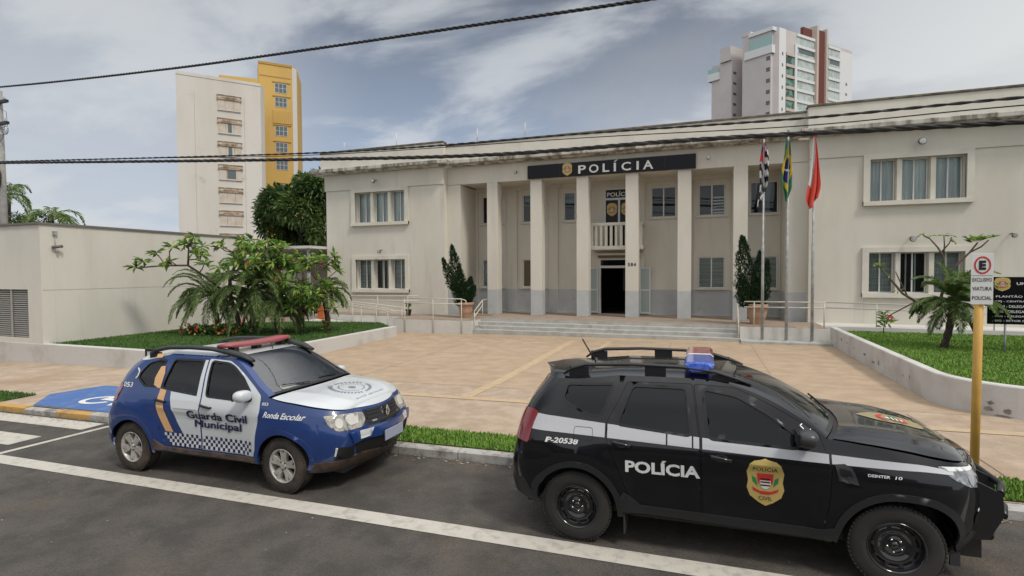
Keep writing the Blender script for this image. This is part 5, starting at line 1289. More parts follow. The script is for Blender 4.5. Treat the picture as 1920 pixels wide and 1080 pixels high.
r_ = random.Random(5); cl_ = [((-72, 38, 7.6), 1.3)] + [((-72 + r_.uniform(-3, 3.4), 38 + r_.uniform(-1.5, 1.5), 7.2 + r_.uniform(-.6, 1.5) * (1)), r_.uniform(.6, 1.1)) for k in range(16)]
big_tree('garden_tree', (-72, 38, 0), cl_, .35, 200, 'low rounded tree behind the annex roof at the far left', 4, trunk_r=.2)
def palm(base, top, n, length, droop, label, seed, cat='palm tree', wid=.032, group=None, tr=.10, leafl=.32, up0=.9, nl=52, lean=1.0, rough_trunk=True, spread=None):
    base = Vector(base); top = Vector(top); e = empty('palm_tree', base, label, cat, group); r = random.Random(seed); q = MB()
    pts = [base.lerp(top, i / 10) + Vector((math.sin(i * .5) * .02, 0, 0)) for i in range(11)]
    q.tube(pts, [tr * (1.15 if i == 0 else 1) * (1 + (.10 if i % 2 else -.06)) for i in range(11)], bark, 9); q.build('trunk', e)
    P = []; D = []; Ls = []; ra = MB()
    for k in range(n):
        az = 2 * math.pi * (k * .382 + r.uniform(-.03, .03)); el = R(r.uniform(5, 82)) if k % 3 else R(r.uniform(-25, 30)); L0 = length * r.uniform(.8, 1.1)
        p = top + Vector((0, 0, .02)); d = Vector((math.cos(az) * math.cos(el), math.sin(az) * math.cos(el), math.sin(el))); m = 14; pts = [p.copy()]
        for i in range(m):
            d = (d + Vector((0, 0, -droop * (i + 1) / m))).normalized(); p = p + d * L0 / m; pts.append(p.copy())
        ra.tube(pts, [.014 * (1 - .8 * i / m) + .003 for i in range(m + 1)], pm2, 4, cap=False)
        for i in range(nl):
            t = .12 + .88 * i / nl; f = t * m; i0 = min(int(f), m - 1); c = pts[i0].lerp(pts[i0 + 1], f - i0); tg = (pts[i0 + 1] - pts[i0]).normalized(); sd2 = tg.cross(Vector((0, 0, 1)));
            if sd2.length < .1: sd2 = Vector((1, 0, 0))
            sd2.normalize(); un = sd2.cross(tg)
            for s in (-1, 1):
                P.append(c); D.append(sd2 * s * .75 + tg * .75 + un * .12 + Vector((r.gauss(0, .10), r.gauss(0, .10), r.gauss(-.22, .10)))); Ls.append(leafl * (math.sin(math.pi * min(t * .9 + .12, 1)) * .75 + .25) * r.uniform(.8, 1.15))
    ra.build('frond_stem', e)
    leafmesh('frond', P, D, Ls, wid, (pm1, pm2), e, lambda r2, pos, k: (r2.random(k) < .35).astype(int), fold=.05, seed=seed); return e
palm((-17.40, 15.3, .33), (-17.70, 15.25, 1.75), 38, 2.0, .34, 'young palm with a dark slim trunk at the left of the left lawn', 31)
palm((-16.05, 15.5, .33), (-15.80, 15.4, 1.95), 38, 2.0, .34, 'young palm with drooping fronds in the middle of the left lawn', 32)
palm((-13.95, 17.3, .33), (-14.05, 17.2, 1.9), 18, 1.35, .34, 'small palm at the right end of the left lawn near the ramp', 33)
palm((6.12, 17.4, .52), (6.33, 17.3, 1.80), 38, 1.25, .24, 'small palm with full drooping fronds on the right lawn below the wing window', 34, leafl=.30, tr=.085)
palm((-69.4, 39.1, 0), (-69.3, 39.1, 9.3), 16, 4.2, .42, 'tall palm with wide fronds behind the annex roof', 35, wid=.14, leafl=1.0, nl=22, tr=.25)
palm((-74.0, 37.5, 0), (-73.9, 37.5, 11.6), 16, 3.6, .42, 'tall palm just right of the utility pole', 36, wid=.13, leafl=.9, nl=20, tr=.25)
palm((-15.2, 15.9, .33), (-15.1, 15.8, 1.5), 30, 1.7, .36, 'short palm under the plumeria in the left lawn', 37)
def plumeria(base, name_label, limbs, ros, seed, leafL=.36, per=15, flowers=0, dens=None, mats=(pl1, pl2, pl3)):
    e = empty('plumeria_tree', base, name_label, 'tree'); r = random.Random(seed); q = MB(); nodes = []
    for l, r0, r1 in limbs:
        l = [Vector(p) for p in l]; n = len(l); q.tube(l, [r0 + (r1 - r0) * i / (n - 1) for i in range(n)], bark_l, 8); nodes += l[1:]
        nodes += [l[i].lerp(l[i + 1], .5) for i in range(n - 1)]
    P = []; D = []; Ls = []
    for p in ros:
        p = Vector(p); c = min(nodes, key=lambda v: (v - p).length + (0 if v.z < p.z + .1 else 1)); 
        if (c - p).length > .06: mid = c.lerp(p, .55) + Vector((0, 0, -.12 * (c - p).length)); q.tube([c, mid, p], [.026, .020, .017], bark_l, 6)
        ax = (p - c).normalized() if (p - c).length > .06 else Vector((0, 0, 1)); ax = (ax + Vector((0, 0, .8))).normalized()
        u = ax.cross(Vector((1, .3, 0))).normalized(); w = ax.cross(u)
        for k in range(per):
            a = k * 2.4 + r.uniform(-.3, .3); el = r.uniform(-.35, .75); d = u * math.cos(a) + w * math.sin(a) + ax * el + Vector((0, 0, -.10)); P.append(p + ax * r.uniform(-.06, .04)); D.append(d); Ls.append(leafL * r.uniform(.6, 1.1))
    q.build('trunk', e)
    leafmesh('crown', P, D, Ls, np.array(Ls) * .30, mats, e, pick3(.5, .3), seed=seed, fold=.22)
    if flowers:
        f = MB(); fr = random.Random(seed + 1)
        for p in (fr.sample(list(ros), min(flowers, len(ros))) if flowers > 0 else []):
            p = Vector(p) + Vector((fr.uniform(-.15, .15), -.15, fr.uniform(-.05, .12)))
            for k in range(9):
                c = p + Vector((fr.gauss(0, .06), fr.gauss(0, .06), fr.gauss(0, .04)))
                for j in range(5):
                    a = j * 1.257; d = Vector((math.cos(a), -.3, math.sin(a))) * .035; s = Vector((-math.sin(a), 0, math.cos(a))) * .014; f.add([c, c + d * .6 + s, c + d, c + d * .6 - s], [(0, 1, 2, 3)], pink)
        f.build('flower', e)
    return e
r_ = random.Random(41)
armL = [(-18.9, 13.6, 2.92), (-19.3, 13.5, 2.80), (-18.75, 13.7, 3.35), (-18.4, 13.8, 3.0), (-17.6, 13.8, 3.45), (-17.7, 13.9, 3.1), (-17.0, 14.0, 3.75), (-17.3, 14.0, 3.55), (-16.5, 14.0, 3.9), (-16.3, 14.2, 3.5), (-18.5, 13.6, 3.15)]
armL = [(-19.15, 13.4, 2.86), (-18.75, 13.4, 3.08), (-18.15, 13.4, 3.38), (-17.75, 13.5, 3.06), (-17.45, 13.5, 3.58), (-16.85, 13.6, 3.72), (-16.55, 13.6, 3.92), (-16.65, 13.7, 3.38), (-16.15, 13.6, 3.56), (-17.0, 13.6, 3.62)]
rosA = armL + [(-16.2 + r_.uniform(-.9, 1.9), 15.2 + r_.uniform(-1.2, 1.1), 3.55 + r_.uniform(-.75, .35)) for k in range(44)] + [(-15.0 + r_.uniform(-.9, .9), 15.2 + r_.uniform(-1.0, .9), 2.6 + r_.uniform(-.4, .6)) for k in range(16)]
plumeria((-16.55, 15.5, .33), 'wide spreading plumeria with long bare left branches on the left lawn', [
    ([(-16.55, 15.5, .33), (-16.6, 15.4, 1.0), (-16.7, 15.2, 1.7), (-16.5, 15.0, 2.4), (-16.2, 15.0, 3.0)], .10, .05),
    ([(-16.7, 15.2, 1.7), (-16.9, 14.5, 2.4), (-17.1, 13.8, 2.92), (-17.8, 13.5, 2.92), (-18.5, 13.4, 2.88), (-18.95, 13.4, 2.84)], .05, .022),
    ([(-17.1, 13.8, 2.92), (-16.95, 13.7, 3.3), (-16.8, 13.6, 3.6)], .035, .02), ([(-17.8, 13.5, 2.92), (-18.05, 13.45, 3.25)], .022, .018), ([(-17.4, 13.6, 2.92), (-17.65, 13.55, 3.1), (-17.6, 13.5, 3.4)], .022, .018),
    ([(-16.5, 15.0, 2.4), (-15.6, 15.2, 2.8), (-14.9, 15.3, 3.1)], .06, .03), ([(-16.2, 15.0, 3.0), (-15.9, 14.6, 3.4)], .04, .03)], rosA, 51, .38, 15, 4)
rosB = [(-13.9 + r_.uniform(-.95, .95), 15.9 + r_.uniform(-1.0, 1.0), 2.3 + r_.uniform(-1.0, 1.05)) for k in range(50)]
plumeria((-14.4, 16.2, .33), 'dense leafy plumeria at the right of the left lawn, hiding the carport', [
    ([(-14.4, 16.2, .33), (-14.35, 16.1, 1.0), (-14.1, 16.0, 1.7), (-13.9, 15.9, 2.4), (-13.9, 15.9, 3.0)], .09, .04), ([(-14.1, 16.0, 1.7), (-13.4, 15.7, 2.0), (-13.1, 15.6, 2.4)], .05, .025), ([(-14.1, 16, 1.7), (-14.7, 15.8, 2.2), (-14.9, 15.7, 2.8)], .05, .025)], rosB, 52, .38, 15, 3)
Z = lambda x, z, y=17.4: (x * 1.086, y * 1.086, 2.65 + (z - 2.65) * 1.086)
rosR = [Z(4.62, 2.78), Z(4.85, 2.5, 17.3), Z(4.85, 1.36), Z(4.8, 1.15), Z(5.05, 2.1), Z(5.6, 3.62), Z(5.78, 3.55), Z(6.08, 3.6), Z(6.24, 3.55), Z(6.32, 3.4)]
plumeria((7.55, 19.1, .52), 'sparse bare limbed plumeria with few leaves behind the palm on the right lawn', [
    ([(7.55, 19.1, .5), Z(6.85, .95), Z(6.69, 1.3), Z(6.27, 1.57), Z(5.85, 1.79), Z(5.48, 1.78), Z(5.17, 2.0), Z(4.85, 2.44), Z(4.63, 2.72)], .085, .02),
    ([Z(5.48, 1.78), Z(5.2, 1.6), Z(4.87, 1.38)], .025, .015), ([Z(5.3, 1.9), Z(5.1, 2.35), Z(5.0, 2.6)], .022, .014),
    ([Z(6.0, 1.72), Z(6.14, 2.3), Z(6.08, 3.0), Z(5.95, 3.25), Z(5.76, 3.5)], .045, .018), ([Z(6.08, 3.0), Z(6.1, 3.3), Z(6.08, 3.58)], .025, .016), ([Z(6.02, 3.1), Z(6.2, 3.35), Z(6.26, 3.52)], .022, .014),
    ([Z(6.14, 2.3), Z(6.4, 2.8), Z(6.65, 3.1), Z(6.82, 3.36)], .04, .02), ([Z(6.65, 3.1), Z(6.9, 3.25), Z(7.05, 3.42)], .022, .016)], rosR, 53, .20, 4, 1)
e = [o for o in bpy.data.objects if o.name.startswith('plumeria_tree')][-1]
P = []; D = []
for c, k in ((Z(6.84, 3.44), 40), (Z(6.72, 3.42), 22), (Z(7.07, 3.47), 12), (Z(4.66, 2.74), 12), (Z(4.85, 1.2), 16)):
    for j in range(k): P.append(Vector(c) + Vector((r_.gauss(0, .07), r_.gauss(0, .06), r_.gauss(0, .03)))); a = r_.uniform(0, 6.28); D.append((math.cos(a), math.sin(a), .45))
leafmesh('leaf_tuft', P, D, .22, .07, (pl1, pl2, pl3), e, pick3(.4, .5), seed=9)
# small plants
def small_plant(base, h, n, label, seed, mats=(pl1, pl2, pl3), leaf=.2):
    e = empty('young_plant', base, label, 'plant'); r = random.Random(seed); q = MB(); b = Vector(base); q.tube([b, b + Vector((.02, 0, h * .5)), b + Vector((-.02, 0, h))], [.018, .014, .008], bark_l, 5); q.build('stem', e)
    P = []; D = []
    for k in range(n): t = r.uniform(.25, 1); P.append(b + Vector((r.gauss(0, .02), r.gauss(0, .02), h * t))); a = r.uniform(0, 6.28); D.append((math.cos(a), math.sin(a), r.uniform(.1, .9)))
    leafmesh('foliage', P, D, leaf, leaf * .32, mats, e, pick3(.45, .35), seed=seed)
small_plant((5.72, 21.0, .52), .72, 46, 'small leafy sapling at the left edge of the right lawn', 61, leaf=.24)
small_plant((-13.66, 22.9, .82), .25, 40, 'small potted plant on the terrace under the left wing', 62, leaf=.2)
q = MB(); q.lathe([(.10, 0), (.15, .28), (.16, .30), (.13, .30), (.12, .26), (0, .26)], black_m, 16, (-13.66, 22.9, .51)); q.build('flower_pot', label='small dark pot on the terrace under the left wing', cat='pot', origin=(-13.66, 22.9, .51))
small_plant((-13.5, 16.6, .33), .45, 60, 'low reddish leafed plant by the small palm near the ramp', 63, (mat('red_leaf', (.16, .07, .03), .6), pl2, mat('red_leaf_dark', (.10, .045, .02), .6)), .2)
def flowerbed(base, w, n, label, seed):
    e = empty('flower_bed', base, label, 'flowers'); r = random.Random(seed); P = []; D = []
    for k in range(n): P.append((base[0] + r.gauss(0, w), base[1] + r.gauss(0, w * .5), base[2] + r.uniform(.0, .35))); a = r.uniform(0, 6.28); D.append((math.cos(a), math.sin(a), r.uniform(.2, 1.2)))
    leafmesh('foliage', P, D, .2, .06, (pl3, pl1, pm1), e, pick3(.5, .25), seed=seed)
    f = MB()
    for k in range(20):
        c = Vector((base[0] + r.gauss(0, w * .9), base[1] - r.uniform(.1, .5), base[2] + r.uniform(.12, .5))); m = red_f if (c.x < base[0] + .0) == (seed % 2 == 1) else r.choice([yel_f, yel_f, red_f])
        for j in range(5): a = j * 1.257; d = Vector((math.cos(a), -.4, math.sin(a))) * .05; s = Vector((-math.sin(a), 0, math.cos(a))) * .02; f.add([c, c + d * .6 + s, c + d, c + d * .6 - s], [(0, 1, 2, 3)], m)
    f.build('blossom', e)
flowerbed((-17.7, 14.6, .33), .30, 220, 'red flowers at the foot of the leftmost palm', 71); flowerbed((-16.4, 14.9, .33), .45, 320, 'pale yellow and red flowers under the plumeria', 72)
# topiary cypresses in terracotta pots
def potted(base, spires, label, plabel, seed, pot):
    b = Vector(base); q = MB(); R_, H_ = pot
    q.lathe([(R_ * .62, 0), (R_ * .66, .04), (R_ * .90, H_ * .55), (R_ * .95, H_ * .82), (R_ * 1.04, H_ * .84), (R_ * 1.04, H_ * .98), (R_ * .98, H_), (R_ * .86, H_), (R_ * .84, H_ * .9), (0, H_ * .9)], terracotta, 28, tuple(b))
    for z in (.30, .42): q.lathe([(R_ * .80, H_ * z), (R_ * .84, H_ * (z + .02)), (R_ * .84, H_ * (z + .04))], terracotta, 28, tuple(b))
    q.build('plant_pot', label=plabel, cat='pot', origin=base)
    e = empty('cypress_shrub', (b.x, b.y, b.z + H_ * .9), label, 'shrub'); r = np.random.default_rng(seed); P = []; D = []; q = MB(); root = b + Vector((0, 0, H_ * .9))
    for (x0, z0, x1, z1, rad, n) in spires:
        p0 = Vector((x0, b.y, z0)); p1 = Vector((x1, b.y + r.uniform(-.05, .05), z1)); q.tube([root, root.lerp(p0, .5) + Vector((0, 0, .1)), p0, p0.lerp(p1, .6)], [.04, .035, .03, .012], bark, 6)
        t = r.random(n) ** 1.15; ph = r.random(n) * 6.283; prof = rad * np.clip(np.sin(np.pi * np.clip(t * .86 + .13, 0, 1)), 0, 1) ** .6 * (1 - .55 * t) * (1 + .22 * np.sin(ph * 3 + t * 17) + .12 * np.sin(t * 41 + ph)); rr = prof * (.62 + .42 * r.random(n))
        c = np.outer(1 - t, np.array(p0)) + np.outer(t, np.array(p1)); o = np.stack([np.cos(ph) * rr, np.sin(ph) * rr, r.normal(size=n) * .02], 1); P.append(c + o); dd = o / (np.linalg.norm(o, axis=1)[:, None] + 1e-6) * .55; dd[:, 2] += 1.0; D.append(dd + r.normal(size=(n, 3)) * .28)
    q.build('trunk', e); P = np.concatenate(P); D = np.concatenate(D)
    leafmesh('foliage', P, D, .10 * (.7 + .6 * r.random(len(P))), .035, (cy1, cy2, cy3), e, pick3(.5, .25), seed=seed)
potted((-10.42, 22.6, .507), [(-10.65, 1.25, -11.12, 3.85, .42, 3200), (-10.95, 1.7, -11.62, 3.25, .30, 1600), (-10.7, 1.6, -10.78, 3.0, .26, 1300), (-10.5, 1.15, -10.15, 2.35, .38, 1900), (-10.55, 1.0, -10.6, 2.0, .42, 1700), (-10.35, 1.2, -9.98, 1.95, .26, 900)],
       'twisted dark green cypress with several spires in the left pot', 'round terracotta pot left of the entrance steps', 81, (.36, .72))
potted((1.98, 22.55, .577), [(1.66, 1.4, 1.42, 3.95, .44, 3600), (2.02, 1.6, 2.06, 3.35, .26, 1600), (2.2, 1.5, 2.32, 3.0, .22, 1200), (1.6, 1.2, 1.42, 2.45, .36, 1700), (1.95, 1.1, 2.0, 2.3, .42, 1800)],
       'dark green cypress with one tall and one short spire in the right pot', 'flared terracotta pot right of the entrance steps', 82, (.38, .78))
# ================================================================== flags and poles
def pole_flag(x, top, lab, build, flab):
    q = MB(); y = 21.2; q.tube([(x, y, .10), (x, y, 3.58), (x, y, 3.60), (x, y, top - .1)], [.052, .048, .038, .028], galv, 12); q.lathe([(.0, .07), (.045, .03), (.05, 0), (.02, -.05)], galv, 10, (x, y, top)); q.lathe([(.09, 0), (.09, .02), (.055, .03)], galv, 12, (x, y, .11))
    q.build('flagpole', label=lab, cat='flagpole', origin=(x, y, .1))
    build(x, y)
def drape(name, x, y, left, right, ztop, colour, mats, label, nu=40, nv=90, folds=3, amp=.10, seed=0):
    """hanging cloth: left(v), right(v) give edges, ztop/zbot(u) top and bottom; colour(u,v) -> material index"""
    q = MB(); vs = []; idx = []
    for j in range(nv + 1):
        v = j / nv
        for i in range(nu + 1):
            u = i / nu; zt, zb = ztop(u); z = zt + (zb - zt) * v; l_, r_2 = left(v), right(v); f = u * folds * math.pi
            xx = x + l_ + (r_2 - l_) * (u + .08 * math.sin(2 * f) * (1 - v * .3)); yy = y - .03 + amp * math.sin(f * 2 + v * 2.2 + seed) * (.35 + .65 * v) * (1 - .5 * abs(u - .5))
            vs.append((xx, yy, z))
    k = nu + 1; me_f = [(j * k + i, (j + 1) * k + i, (j + 1) * k + i + 1, j * k + i + 1) for j in range(nv) for i in range(nu)]
    for m in mats: q.mi(m)
    b = len(q.v); q.v += vs
    for n_, f in enumerate(me_f): j, i = divmod(n_, nu); q.f.append(f); q.m.append(colour((i + .5) / nu, (j + .5) / nv)); q.sm.append(True)
    return q.build(name, label=label, cat='flag', origin=(x, y, ztop(0)[0]))
fl_k = mat('flag_black', (.012, .012, .014), .85); fl_w = mat('flag_white', (.62, .62, .62), .85); fl_r = mat('flag_red', (.60, .03, .035), .8); fl_o = mat('flag_red_orange', (.62, .075, .05), .8)
fl_g = mat('flag_green', (.03, .17, .09), .85); fl_y = mat('flag_yellow', (.60, .42, .02), .85); fl_b = mat('flag_blue', (.015, .02, .16), .85)
def f1(x, y):
    L_ = herm([0, .1, .35, .65, .9, 1], [-.03, -.07, -.14, -.12, -.2, -.22]); R_ = herm([0, .1, .35, .65, .85, 1], [.07, .12, .17, .16, .12, -.10])
    def col(u, v):
        if v < .30 and u < .55 + .5 * (.12 - abs(v - .15)):
            if v < .05: return 2
            return 3 if (.08 < v < .17 and u < .28) else (2 if u < .62 else 1)
        s = v * 9.5 - u * 3.4 + .25 * math.sin(u * 9); return 0 if int(math.floor(s)) % 2 else 1
    drape('state_flag', x, y, L_, R_, lambda u: (7.30 - .1 * u, 4.80 + .55 * u ** 1.3 + .08 * math.sin(u * 9)), col, (fl_k, fl_w, fl_r, fl_b), 'limp black and white striped flag with a red corner', seed=1)
def f2(x, y):
    L_ = herm([0, .3, .7, 1], [-.08, -.13, -.24, -.10]); R_ = herm([0, .3, .6, .85, 1], [.05, .09, .13, .13, .02])
    def col(u, v):
        d = math.hypot((u - .52) / .28, (v - .50) / .21); 
        if d < 1: return 0 if False else (2 if not (abs(v - .5 - .1 * (u - .5)) < .015) else 3)
        if abs(u - .5) / .62 + abs(v - .46) / .40 < 1: return 1
        return 0
    drape('national_flag', x, y, L_, R_, lambda u: (7.30 - .03 * u, 5.28 - .25 * math.sin(u * math.pi) + .1 * u), col, (fl_g, fl_y, fl_b, fl_w), 'limp green flag with yellow diamond and blue disc', seed=2, folds=2.5)
def f3(x, y):
    L_ = herm([0, .2, .6, .95, 1], [-.02, -.06, -.14, -.26, -.20]); R_ = herm([0, .1, .3, .6, .8, 1], [.02, .06, .11, .17, .20, .12])
    def col(u, v):
        if v < .72 and u < .52 - .40 * max(0, v - .25) and not (v < .03): return 1
        return 0
    drape('city_flag', x, y, L_, R_, lambda u: (7.36 - .02 * u, 4.98 - .18 * math.sin(min(u * 1.6, 1) * math.pi) + .42 * max(0, u - .55)), col, (fl_o, fl_w), 'limp red flag with a white side strip', seed=3, folds=2)
pole_flag(2.03, 7.46, 'grey metal flagpole carrying the striped flag', f1, ''); pole_flag(2.815, 7.60, 'grey metal flagpole carrying the green and yellow flag', f2, ''); pole_flag(3.63, 7.40, 'grey metal flagpole carrying the red and white flag', f3, '')

# ================================================================== signs
yel_post = mat('post_yellow', (.62, .36, .07), .6, (.52, .30, .07), 4, 6)
e = empty('parking_sign', (3.10, 7.86, .1), 'white parking sign with a red ringed letter E on a yellow post', 'sign')
q = MB(); q.tube([(3.095, 7.86, -.1), (3.105, 7.86, 2.5)], .045, yel_post, 16); q.build('post', e)
q = MB(); px0, px1, pz0, pz1, py = 3.00, 3.215, 2.235, 2.84, 7.80; q.bbox(px0, px1, py, py + .006, pz0, pz1, letter_w, .0015)
M_ = lambda u, v: (u, py - .003, v); M2 = lambda u, v: (u, py - .0045, v); cxs = (px0 + px1) / 2
put_poly(q, circle(cxs, 2.70, .082, 32, .105), M_, red_m, holes=[circle(cxs, 2.70, .064, 32, .085)])
put_text(q, 'E', cxs - .034, cxs + .034, 2.645, 2.755, M2, black_m, bold=.06)
put_poly(q, rect(px0 + .006, px1 - .006, 2.575, 2.579), M_, black_m)
for s_, z0 in (('EXCLUSIVO', 2.505), ('VIATURA', 2.40), ('POLICIAL', 2.29)): put_text(q, s_, px0 + .014, px1 - .014, z0, z0 + .045, M_, black_m, bold=.01)
q.build('plate', e)
e = empty('notice_board', (7.5, 17.0, .52), 'black notice board with a gold badge and white lines of text, on the right lawn', 'sign')
for x in (7.28, 8.45): q = MB(); q.tube([(x, 17.03, .45), (x, 17.03, 1.3)], .025, galv, 8); q.build('post', e)
q = MB(); q.box(6.90, 8.9, 17.0, 17.03, 1.245, 2.455, sign_black); M_ = lambda u, v: (u, 16.996, v)
for s_, z0, x1 in (('. PLANTÃO POLICIAL', 1.93, 8.15), ('. CPJ - CENTRAL DE POLÍCIA JUDICIÁRIA', 1.80, 8.8), ('. DDM - DELEGACIA DE DEFESA DA MULHER', 1.67, 8.8), ('. DISE - DELEGACIA DE ENTORPECENTES', 1.54, 8.7), ('. DIG - DELEGACIA DE INVESTIGAÇÕES', 1.42, 8.7), ('. SIG - SETOR DE INVESTIGAÇÕES', 1.305, 8.5)):
    put_text(q, s_, 7.0, x1, z0, z0 + .065, M_, letter_w, bold=.01)
put_text(q, 'UNIDADES POLICIAIS', 7.48, 8.75, 2.25, 2.32, M_, letter_w, bold=.02)
badge(q, lambda u, v, k: (u, 16.998 - .002 * k, v), 7.19, 2.27, .34, .34, words=None); q.build('panel', e)
q = MB(); q.box(-18.42, -18.08, 22.02, 22.32, .3, 1.0, mat('orange_bin', (.50, .13, .03), .6)); q.bbox(-18.45, -18.05, 22.0, 22.34, 1.003, 1.08, mat('bin_lid', (.5, .45, .40), .6), .01); q.build('litter_bin', label='small orange bin beside the ramp at the left', cat='bin', origin=(-18.25, 22.2, .3))
e = empty('notice_stand', (-11.3, 8.3, -.1), 'small black framed stand behind the rear of the blue car', 'sign'); q = MB()
q.box(-11.62, -11.57, 8.28, 8.32, -.1, .98, black_m); q.box(-11.13, -11.08, 8.28, 8.32, -.1, .98, black_m); q.box(-11.569, -11.131, 8.28, 8.32, .93, .98, black_m); q.build('frame', e)
q = MB(); q.box(-11.568, -11.132, 8.29, 8.31, .45, .929, white_p); q.build('panel', e)

# ================================================================== utility pole and cables
conc = mat('pole_concrete', (.34, .325, .31), .9, (.26, .25, .24), 3, 8)
e = empty('utility_pole', (-39.6, 19.85, 0), 'tall pale concrete utility pole with crossarms at the left edge', 'utility pole')
q = MB(); q.tube([(-39.55, 19.85, -.3), (-39.75, 19.9, 13.6)], [.24, .16], conc, 14); q.build('post', e)
for z in (12.9, 11.62): q = MB(); q.box(-40.9, -38.85, 19.75, 19.92, z - .08, z + .08, black_m); [q.lathe([(.05, 0), (.07, .06), (.04, .12), (.05, .18), (0, .2)], galv, 8, (x, 19.83, z + .08)) for x in (-40.6, -40.1, -39.1)]; q.build('crossarm', e)
q = MB()
for x in (-39.15, -38.80):
    pts = [(x + .22 * math.cos(R(a)), 19.7, 11.15 + .25 * math.sin(R(a))) for a in range(0, 361, 24)]; q.tube(pts, .035, galv, 6)
q.tube([(-39.7, 19.8, 12.6), (-38.7, 19.7, 12.2), (-38.6, 19.7, 11.2), (-39.5, 19.7, 10.4)], .012, cable_m, 4); q.build('cable_coil', e)
q = MB(); q.tube([(-39.72, 19.6, 9.2), (-39.6, 19.5, 8.6), (-39.6, 19.5, 8.1), (-39.65, 19.55, 7.6)], [.10, .30, .28, .10], black_m, 10); q.build('splice_box', e)
def catm(P, n=12):
    P = [Vector(p) for p in P]; out = []
    for i in range(len(P) - 1):
        a, b, c, d = P[max(i - 1, 0)], P[i], P[i + 1], P[min(i + 2, len(P) - 1)]
        for j in range(n):
            t = j / n; out.append(.5 * ((2 * b) + (c - a) * t + (2 * a - 5 * b + 4 * c - d) * t * t + (3 * b - a - 3 * c + d) * t ** 3))
    return out + [P[-1]]
def cable(P, rad, label, twist=0, strands=1, pitch=.5, off=.03, n=14):
    C_ = catm(P, n); q = MB()
    if strands == 1: q.tube(C_, rad, cable_m, 6)
    else:
        # resample finely and wind strands round the centre line
        fine = []; acc = 0; prev = C_[0]; step = pitch / 7
        for i in range(len(C_) - 1):
            L0 = (C_[i + 1] - C_[i]).length; k = max(1, int(L0 / step))
            for j in range(k): fine.append((C_[i].lerp(C_[i + 1], j / k), acc + L0 * j / k))
            acc += L0
        for s in range(strands):
            pts = []
            for p, l in fine: a = l / pitch * 6.283 + s * 6.283 / strands; pts.append(p + Vector((0, math.cos(a), math.sin(a))) * off)
            q.tube(pts, rad, cable_m if s else mat('cable_grey', (.035, .035, .036), .6), 5)
    return q.build('overhead_cable', label=label, cat='cable', group='cables strung along the street', origin=tuple(P[0]))
PL = (-39.6, 19.7)
cable([(PL[0], PL[1], 9.17), (-38.62, 19.29, 9.12), (-18.57, 19.01, 7.74), (-7.93, 18.56, 7.03), (-.31, 17.56, 6.71), (7.08, 15.95, 6.12), (14, 14.2, 5.6)], .045, 'thick black bundle of cable crossing just under the roof cornice, the lowest one', strands=3, pitch=1.3, off=.035)
cable([(PL[0], PL[1], 9.3), (-38.62, 19.29, 9.20), (-15.63, 19.0, 7.83), (-3.74, 17.95, 7.32), (2.55, 17.0, 6.93), (6.79, 15.33, 6.53), (13, 13, 5.9)], .026, 'thinner cable across the parapet, the upper of the pair over the thick bundle', strands=2, pitch=.9, off=.018)
cable([(-26, 19.2, 8.42), (-15.63, 19.0, 7.74), (-3.74, 17.94, 7.17), (2.55, 17.0, 6.72), (6.79, 15.32, 6.35), (13, 13, 5.7)], .016, 'thinnest cable across the parapet, the lower of the pair over the thick bundle')
cable([(-45, 12.2, 10.9), (-33.66, 11.53, 9.93), (-22.44, 11.28, 8.98), (-13.97, 10.57, 8.19), (-8.03, 9.82, 7.63), (-3.98, 9.35, 7.3), (-.95, 8.95, 7.03), (3.2, 8.4, 6.75), (12, 7.2, 6.4)], .016, 'twisted black cable crossing the sky high above the white tower', strands=3, pitch=.42, off=.018)

# ================================================================== towers
def V2(p): return Vector((p[0], p[1], 0))
def wallq(mb, A, B_, z0, z1, m): mb.add([(A[0], A[1], z0), (B_[0], B_[1], z0), (B_[0], B_[1], z1), (A[0], A[1], z1)], [(0, 1, 2, 3)], m)
def vrect(mb, A, B_, u0, u1, z0, z1, off, m, depth=None):
    A = V2(A); B_ = V2(B_); d = (B_ - A).normalized(); n = Vector((d.y, -d.x, 0)); p = A + d * u0 + n * off; r = A + d * u1 + n * off
    if depth is None: wallq(mb, p, r, z0, z1, m); return
    pb, rb = p - n * depth, r - n * depth
    vs = [(*p.xy, z0), (*r.xy, z0), (*r.xy, z1), (*p.xy, z1), (*pb.xy, z0), (*rb.xy, z0), (*rb.xy, z1), (*pb.xy, z1)]
    mb.add(vs, [(0, 1, 2, 3), (1, 5, 6, 2), (4, 0, 3, 7), (3, 2, 6, 7), (0, 4, 5, 1)], m)
def prism(mb, pts, z0, z1, m):
    n = len(pts); mb.add([(*p[:2], z0) for p in pts] + [(*p[:2], z1) for p in pts], [(i, (i + 1) % n, n + (i + 1) % n, n + i) for i in range(n)] + [tuple(range(n, 2 * n))], m)
tw = mat('tower_white', (.62, .60, .56), .9, (.54, .50, .44), .12, 8, .35, .7, stretch=(1, 1, .25), col3=(.46, .42, .36), scale3=.35, lo3=.58, hi3=.75)
ty_ = mat('tower_yellow', (.56, .365, .11), .9, (.47, .31, .10), .2, 8, .4, .7, stretch=(1, 1, .3)); ty2 = mat('tower_yellow_trim', (.42, .25, .06), .9)
brown = mat('rust_stain', (.22, .15, .09), .9, (.42, .34, .25), 1.2, 6, .4, .6); pan_m = mat('window_panel_pale', (.56, .52, .47), .8, (.50, .42, .33), .8, 6); gl_t = mat('tower_glass', (.10, .13, .14), .15)
e = empty('apartment_tower', (-61, 57, 0), 'white residential tower with a column of stained window boxes at the left', 'building')
P0, P1 = (-64.61, 50.99), (-58.17, 58.62)
